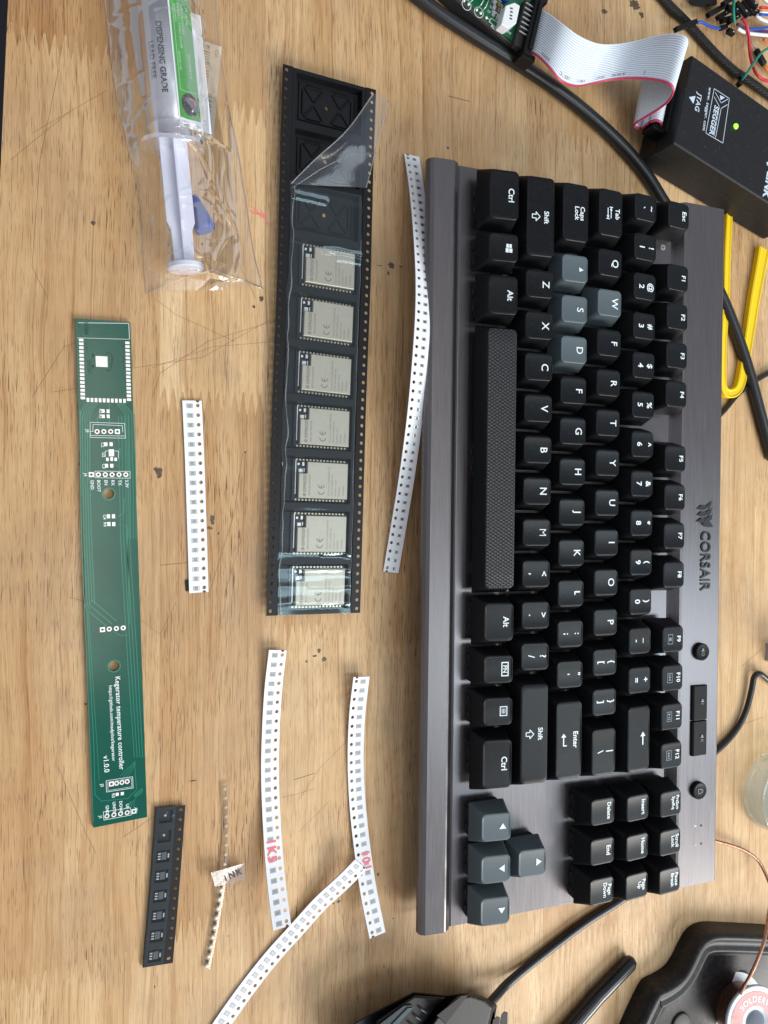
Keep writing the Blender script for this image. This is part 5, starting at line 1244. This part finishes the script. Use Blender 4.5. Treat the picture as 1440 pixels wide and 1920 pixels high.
# connector at the board end
ca_, cb_ = UPP[0], LOP[0]; cd = (cb_-ca_).normalized(); ce = Vector((-cd.y, cd.x, 0)).normalized()
if ce.x > 0: ce = -ce            # towards the board
Rm = Matrix((ce, cd, Vector((0, 0, 1)))).transposed()
mid = (ca_+cb_)/2
mb = MB(); mb.box(mid+ce*1.8+Vector((0, 0, -1.0))-ro, (4.0, 31, 8.6), M=Rm); mb.box(mid+ce*.0+cd*15.0+Vector((0, 0, -2))-ro, (7.5, 3.2, 8), M=Rm); mb.box(mid+ce*.5-cd*15.2+Vector((0, 0, -1))-ro, (6, 3, 9), M=Rm)
mb.box(mid+ce*1.0+Vector((0, 0, 3.8))-ro, (2.2, 26, 1.4), M=Rm)
mb.build('board_connector', M['black'], rib, bevel=.3)
mb = MB(); hc = mid+ce*6.2+Vector((0, 0, 11-12.5))-ro; mb.box(hc, (4.2, 24, 3.4), M=Rm); mb.build('pin_header', M['blackmatte'], rib, bevel=.2)
mb = MB()
for k in range(7): mb.box(mid+ce*5.4+cd*(-9.5+k*2.54)+Vector((0, 0, 1.6))-ro, (5.4, .5, .5), M=Rm)
mb.build('header_pin', M['chipend'], rib)
# connector at the probe end, standing on the probe's end face
jr = Matrix.Rotation(jl.rotation_euler.z, 3, 'Z'); jx = jr@Vector((1, 0, 0)); jy = jr@Vector((0, 1, 0)); jc = t1+jy*(wdt*.47); jc.z = 14.5
mb = MB(); mb.box(jc-jx*3.4-ro, (5.6, 29, 6.2), M=jr); mb.box(jc-jx*6.6+Vector((0, 0, .5))-ro, (1.6, 27, 8.4), M=jr); mb.box(jc-jx*4.5-jy*13.4+Vector((0, 0, 0))-ro, (8, 3, 8.5), M=jr); mb.build('probe_connector', M['black'], rib, bevel=.3)
# ribbon folded over the back of that connector
mb = MB(); b0 = jc-jy*12.7-ro; secs = [(-8.6, -4.5), (-9.8, 0), (-9.6, 4.2), (-8.0, 6.2), (-5.6, 6.2), (-4.2, 4.6)]
for s_ in range(NW):
    pts = [b0+jy*(s_+.5)*1.27+jx*x_+Vector((0, 0, z_)) for x_, z_ in secs]; mb.tube(spline(pts, n=3), .66, 8, 1 if s_ == 0 else 0)
mb.build('folded_ribbon', [M['ribbon'], M['ribbonred']], rib)
# ================================================================== JUMPER WIRES AND THEIR HOUSINGS (upper right corner)
def wire(name, lab, col, pts, r=.75, ends=()):
    pa = spline([P(*q) for q in pts], n=6); o5 = Vector((pa[0].x, pa[0].y, 0)); r_ = root(name, lab, 'jumper wire', o5, 0, 'jumper wires in the upper right corner')
    MB().tube([p-o5 for p in pa], r, 10).build('insulation', WIRE[col], r_)
    for (px0, py0, px1, py1, z, w_) in ends:
        a_, b2 = P(px0, py0, z)-o5, P(px1, py1, z)-o5; d = b2-a_; mb = MB(); mb.box((a_+b2)/2, (d.length, w_, w_), math.atan2(d.y, d.x)); mb.build('plug_housing', M['black'], r_, bevel=.2)
    return r_
wire('jumper_wire', 'short blue jumper wire with black plug lying across the braided cable', 'blue', [(1304, 42, 7), (1316, 42, 8), (1330, 49, 7), (1345, 53, 6), (1354, 52, 6)], .8, [(1266, 56, 1305, 41, 6.8, 2.6), (1350, 53, 1362, 50, 6, 2.4)])
wire('jumper_wire', 'red jumper wire curving down towards the probe box', 'red', [(1392, 34, 8), (1400, 48, 8), (1404, 68, 6), (1406, 100, 4), (1412, 125, 6), (1422, 143, 7), (1436, 151, 6), (1455, 154, 6)], .85)
wire('jumper_wire', 'green wire hanging in front of the black plug bundle', 'green', [(1377, -20, 14), (1376, 0, 14), (1375, 22, 13), (1377, 43, 11)], .85)
wire('jumper_wire', 'green wire running over the braided cable to the probe box corner', 'green', [(1455, 84, 6), (1430, 97, 7), (1412, 120, 8), (1400, 138, 8), (1388, 153, 4)], .75, [(1392, 150, 1384, 160, 4, 2.8)])
wire('jumper_wire', 'white wire below the blue one at the right edge', 'white', [(1383, 53, 5), (1395, 60, 5), (1415, 64, 5), (1460, 68, 5)], 1.0)
wire('jumper_wire', 'blue wire leaving the right edge above the white one', 'blue', [(1404, 55, 6.5), (1422, 54, 6.5), (1460, 47, 6.5)], .8)
wire('jumper_wire', 'white wire arching at the right edge beside the rainbow wires', 'white', [(1418, 28, 8), (1430, 37, 8), (1460, 47, 8)], 1.0)
wire('jumper_wire', 'orange wire end at the right edge under the white wire', 'orange', [(1432, 74, 3), (1442, 81, 3), (1460, 92, 3)], .9)
wire('jumper_wire', 'dark purple wire beside the plug bundle', 'purple', [(1382, 45, 3), (1400, 53, 3), (1425, 58, 3), (1460, 60, 3)], .8)
wire('jumper_wire', 'white wire at the topmost right corner', 'white', [(1431, -4, 9), (1440, 4, 9), (1460, 8, 9)], 1.1)
for k, col in enumerate(('red', 'orange', 'white', 'blue')):
    wire('rainbow_wire', ['red', 'orange', 'pale', 'blue'][k]+' strand of the rainbow ribbon at the right edge', col, [(1424, 12+k*4.6+2, 10), (1434, 14+k*4.6, 11), (1460, 17+k*4.6, 10)], .62)
mb = MB()
a_ = [(1360, 27, 1327, 30, 7), (1345, 24, 1365, 40, 6), (1356, 28, 1376, 43, 5), (1372, 30, 1396, 28, 6), (1395, 10, 1418, 26, 9), (1408, 5, 1424, 20, 8)]
for k, (x0, y0_, x1, y1_, z) in enumerate([(1328, 28, 1361, 10, 9), (1345, 34, 1364, 22, 7), (1351, 40, 1374, 34, 6), (1366, 42, 1384, 30, 8), (1380, 6, 1402, 30, 12), (1392, 2, 1412, 26, 10), (1400, 16, 1420, 26, 7), (1362, 14, 1386, 22, 10), (1400, -6, 1418, 14, 13), (1364, 57, 1375, 64, 4), (1355, 8, 1380, -8, 12)]):
    p, q = P(x0, y0_, z), P(x1, y1_, z); d = q-p; o5 = (p+q)/2; mb = MB(); mb.box((0, 0, 0), (d.length, 2.7, 2.7)); mb.box((d.length*.2, 0, 1.5), (1.4, .7, .5), 0, 1)
    h_ = mb.build('plug_housing', [M['black'], M['chipend']], None, bevel=.2); h_.location = Vector((o5.x, o5.y, z))*S; h_.rotation_euler = (0, .06*(k % 3-1), math.atan2(d.y, d.x))
    tag(h_, 'small black plug housing in the tangle, '+['leftmost and long', 'just under the leftmost one', 'touching the wood at lower left', 'behind the hanging green wire', 'right of the hanging green wire', 'steepest of the bundle', 'next to the arching white wire', 'under the green wire top', 'highest one at the photo edge', 'lowest, below the others', 'cut by the top edge'][k], 'plug', 'black plug housings in the tangle')
mb = MB(); mb.loft([[tuple(P(x, y, z)) for x, y in ((1291, 4), (1296, -12), (1345, -12), (1344, 8), (1338, 11), (1326, 7), (1320, 14), (1296, 11))] for z in (.3, 8)]); c5 = P(1318, 0, 0)
o_ = mb.build('socket_block', M['black'], org=c5, bevel=.3); tag(o_, 'flat black socket block cut by the top edge near the jumper wires', 'socket')
r_ = root('test_lead', 'thin white wire ending in black heat shrink and an orange tip', 'lead', P(1407, 72, 0))
o5 = P(1407, 72, 0); tb = lambda pts, r, m_, nm_: MB().tube([P(*q)-o5 for q in pts], r, 10).build(nm_, m_, r_)
tb([(1407, 72, 3), (1412, 83, 3), (1418, 93, 3.2)], .35, M['chipend'], 'bare_wire'); tb([(1417, 93, 3.2), (1418, 95, 3.2), (1432, 120, 3.2), (1433, 122, 3.2)], [1.3, 1.9, 1.9, 1.3], M['black'], 'heat_shrink'); tb([(1431, 122, 3), (1440, 132, 3), (1456, 145, 3)], 1.2, WIRE['orange'], 'insulation')
# ================================================================== MOUSE, ROD, TRAY, SPOOL, BRAID, DISH
mo = P(830, 1960, 0); ms = root('computer_mouse', 'black angular computer mouse with its cable, cut off by the bottom edge', 'mouse', mo)
def mp(pts, z): return [tuple(P(x, y, z)-mo) for x, y in pts]
sil = [(645, 1930), (690, 1903), (775, 1860), (800, 1862), (838, 1866), (858, 1863), (880, 1861), (905, 1868), (926, 1880), (932, 1885), (928, 1905), (926, 1935), (915, 2080), (860, 2110), (760, 2110), (680, 2080), (640, 2000)]
cx, cy = 800, 1990
def shrink(k, z): return mp([(cx+(x-cx)*k, cy+(y-cy)*k) for x, y in sil], z)
mb = MB(); mb.loft([shrink(.93, .8), shrink(.99, 4), shrink(1.0, 12), shrink(.99, 18)], True, True); mb.build('base_shell', M['black'], ms, bevel=.4)
lpn = [(705, 1914), (778, 1866), (836, 1870), (822, 1882), (790, 1925), (770, 2000), (700, 2000)]
mb = MB(); mb.loft([mp(lpn, 18.2), mp(lpn, 22), mp([(x+(760-x)*.04, y+(1950-y)*.04) for x, y in lpn], 23.5)]); mb.build('left_button', M['black'], ms, bevel=.5)
inl = [(710, 1922), (757, 1886), (772, 1885), (776, 1888), (745, 1922), (730, 1940)]
mb = MB(); mb.loft([mp(inl, 23.4), mp(inl, 24.2)]); mb.build('side_inlay', mat('glossy_strip', (.03, .04, .05), .15), ms)
mb = MB(); mb.loft([mp([(732, 1922), (764, 1889), (774, 1889), (740, 1928)], 24.2), mp([(734, 1922), (765, 1890), (773, 1890), (741, 1927)], 24.7)]); mb.build('accent', mat('accent_teal', (.04, .075, .09), .15), ms)
for k in range(3): 
    x, y = 790-10*k, 1894+14*k; mb = MB(); mb.tube([P(x-3, y-4, 24.2)-mo, P(x, y-1, 24.7)-mo, P(x+9, y+5, 24.2)-mo], .45, 8); mb.build('indicator', mat('indicator_grey', (.07, .085, .085), .4), ms)
cpn = [(820, 1902), (858, 1868), (884, 1862), (912, 1871), (928, 1884), (920, 1915), (905, 2000), (790, 2000), (800, 1930)]
mb = MB(); mb.loft([mp(cpn, 18.5), mp(cpn, 25), mp([(x+(860-x)*.08, y+(1935-y)*.08) for x, y in cpn], 28)]); mb.build('centre_hump', M['jlink'], ms, bevel=.7)
mb = MB(); mb.loft([mp([(818, 1904), (866, 1866), (878, 1866), (836, 1921)], z) for z in (26.3, 28.8)]); mb.build('ridge', M['black'], ms, bevel=.3)
rpn = [(935, 1930), (940, 1902), (945, 1896), (952, 1898), (951, 1940), (948, 2000), (930, 2000)]
mb = MB(); mb.loft([mp(rpn, 6), mp(rpn, 20)]); mb.loft([mp([(924, 1912), (932, 1905), (938, 1908), (930, 1960), (915, 1960)], z) for z in (8, 22)]); mb.build('side_wing', M['black'], ms, bevel=.3)
mb = MB(); mb.tube(spline([P(*q)-mo for q in ((915, 1884, 10), (930, 1868, 8), (950, 1846, 4.5), (990, 1812, 2.6), (1050, 1765, 2.4), (1100, 1728, 2.4), (1160, 1690, 2.2), (1200, 1660, 2.2))]), 2.15, 14); mb.build('cable', M['rubber'], ms)
mb = MB(); mb.tube([P(*q) for q in ((1188, 1797, 4.2), (1186, 1799, 4.2), (1181, 1805, 4.2), (1120, 1868, 4.2), (1050, 1950, 4.2), (1000, 2010, 4.2))], [1.0, 2.8, 4.0, 4.1, 4.1, 4.1], 24)
o_ = mb.build('black_rod', mat('satin_black', (.008, .008, .01), .25, dust=.3), org=P(1120, 1868, 0)); tag(o_, 'glossy black round ended rod lying between the mouse and the tray', 'rod')
# tray
out = [(1500, 1742), (1440, 1737), (1345, 1732), (1318, 1732), (1300, 1740), (1288, 1752), (1276, 1775), (1266, 1796), (1256, 1812), (1243, 1823), (1225, 1833), (1212, 1838), (1203, 1850), (1190, 1876), (1172, 1915), (1150, 1965), (1160, 2060), (1500, 2060)]
W0 = [P(x, y, 3) for x, y in out]; tc_ = P(1330, 1880, 0)
pl = [(p.x-tc_.x, p.y-tc_.y) for p in W0]
if area2(pl) < 0: pl = pl[::-1]
def smooth_poly(p_, it=2):
    for _ in range(it):
        q = []
        for i in range(len(p_)):
            a_, b2 = Vector(p_[i]), Vector(p_[(i+1) % len(p_)]); q += [tuple(a_.lerp(b2, .25)), tuple(a_.lerp(b2, .75))]
        p_ = q
    return p_
pl = smooth_poly(pl, 2)
def ringz(d, z):
    p_ = offset(pl, d) if d else pl
    return [(x, y, z) for x, y in p_]
mb = MB(); mb.loft([ringz(0, .3), ringz(.8, 10.5), ringz(1.6, 12.4), ringz(2.8, 13.2), ringz(4.2, 13.0), ringz(5.8, 11.2), ringz(7.0, 10.4), ringz(9.4, 10.4), ringz(10.6, 11.4), ringz(12.0, 11.2), ringz(13.6, 8.4), ringz(15.5, 6.5)], True, True, 0, True)
tray = root('tool_tray', 'dusty black moulded tray at the lower right corner', 'tray', tc_); mb.build('moulded_body', M['tray'], tray)
mb = MB(); c = P(1280, 1925, 8)-tc_; mb.loft([[(c.x+r*math.cos(q*math.pi/12), c.y+r*math.sin(q*math.pi/12), z) for q in range(24)] for r, z in ((7, 6.5), (7, 7.2), (6.2, 7.6))], smooth=True); mb.build('raised_boss', mat('boss_grey', (.05, .05, .045), .6), tray)
# spool of solder: axis leaning, seen from above
sc_ = P(1410, 1911, 20); so3 = Vector((sc_.x, sc_.y, 0)); spl = root('solder_spool', 'white plastic spool with a pink printed label lying in the black tray', 'spool', so3)
spl_ax = Vector((-.16, .10, 1)).normalized(); sx_ = spl_ax.cross(Vector((0, 1, 0))).normalized(); sy_ = spl_ax.cross(sx_).normalized(); R_S = 19.5
def SPn(r, a_, h): return Vector((0, 0, 14))+spl_ax*h+sx_*(r*math.cos(a_))+sy_*(r*math.sin(a_))
def sring(r, h, n=64): return [SPn(r, 2*math.pi*k/n, h) for k in range(n)]
mb = MB(); mb.loft([sring(6, 8.4), sring(6.6, 9.4), sring(R_S-1.2, 9.4), sring(R_S-.5, 9.9), sring(R_S, 9.5), sring(R_S, 8.0), sring(8, 7.6)], False, False, 0, True); mb.loft([sring(6.2, 9.6), sring(6.2, -8)], False, False, 0, True)
mb.build('upper_flange', M['spoolwhite'], spl)
mb = MB(); mb.loft([sring(8, -6), sring(R_S, -6), sring(R_S, -7.4), sring(6, -7.4)], False, False); mb.build('lower_flange', M['spoolwhite'], spl)
mb = MB(); mb.loft([sring(14.5, 7.8), sring(14.8, 0), sring(14.5, -6)], False, False, 0, True); mb.build('wound_braid', M['copper'], spl)
mb = MB(); mb.loft([sring(8.6, 9.52), sring(16.6, 9.52)][::-1], False, False); lb = mb.build('label', M['pink'], spl)
mb = MB(); base_a = None
def around(s_, size, a_mid, rad, mi=0, b=.02):
    vs2, fs2 = text_geo(s_, size, b, 'CENTER', 1.15, 0)
    mb.add([SPn(rad+y, a_mid-x/rad*sgn_a, 9.62) for x, y in vs2], fs2, mi)
# direction so that letters read clockwise around the upper left of the ring
sgn_a = 1 if (SPn(10, .1, 0)-SPn(10, 0, 0)).cross(SPn(10, 0, 0)-Vector((0, 0, 14))).z < 0 else -1
ul = P(1400, 1880, 20)-so3-Vector((0, 0, 14)); am = math.atan2(ul.dot(sy_), ul.dot(sx_))
around('SOLDERWICK', 4.6, am-.80*sgn_a, 12.2, 0, .03)
for k, s_ in enumerate(('SIZE', 'R10')):
    c = P(1388, 1912+k*9, 23)-so3; mb.text(s_, 2.4, lambda x, y: (c.x+x, c.y+y, c.z+1.4), 1, .02)
mb.build('print', [M['whitep'], M['etch']], lb)
mb = MB(); 
o_ = cable('copper_braid', 'thin copper desoldering braid running from the keyboard edge to the spool', [(1300, 1562, 6), (1342, 1577, 5), (1365, 1583, 4.5), (1395, 1594, 4), (1420, 1612, 5), (1436, 1640, 8), (1446, 1672, 13), (1441, 1715, 20), (1434, 1760, 25), (1420, 1800, 27), (1405, 1832, 26), (1392, 1855, 22), (1383, 1880, 15), (1380, 1905, 12)], .95, M['copper'], 'braid', 10)
# glass dish
dc = P(1473, 1491, 12); dc.z = 0; r_d = 23.5; gd = root('glass_dish', 'round clear glass dish half out of the right edge', 'dish', dc)
def dr(r, z, n=72): return [(r*math.cos(2*math.pi*k/n), r*math.sin(2*math.pi*k/n), z) for k in range(n)]
mb = MB(); mb.loft([dr(r_d-2, .3), dr(r_d-.6, .8), dr(r_d, 2.5), dr(r_d+.3, 14), dr(r_d, 14.8), dr(r_d-1.2, 14.8), dr(r_d-1.6, 13.5), dr(r_d-1.8, 3), dr(r_d-3, 2.0)], True, True, 0, True); mb.build('glass_wall', M['glassdish'], gd)
mb = MB(); mb.loft([dr(r_d+.5, 13.6), dr(r_d+.8, 14.4), dr(r_d, 15.2), dr(r_d-1.4, 15.0)], False, False, 0, True); mb.build('rim', M['glassdish'], gd)
# small clear box corner and a scrap
o5 = P(1434, 1222, 0); cb = root('clear_box', 'corner of a small clear plastic box at the right edge', 'box', o5, .02)
mb = MB(); mb.box((10, 0, 6), (20, 12, 12)); mb.build('box_body', M['clearplastic'], cb, bevel=.6)
mb = MB(); sp5 = P(350, 1098, .2); mb.prism([(p.x-sp5.x, p.y-sp5.y) for p in (P(347, 1089), P(356, 1084), P(356, 1104), P(349, 1109))], .03, .5)
o_ = mb.build('plastic_scrap', M['black']); o_.location = Vector((sp5.x, sp5.y, 0))*S; tag(o_, 'tiny black plastic scrap under the edge of the short white tape', 'scrap')
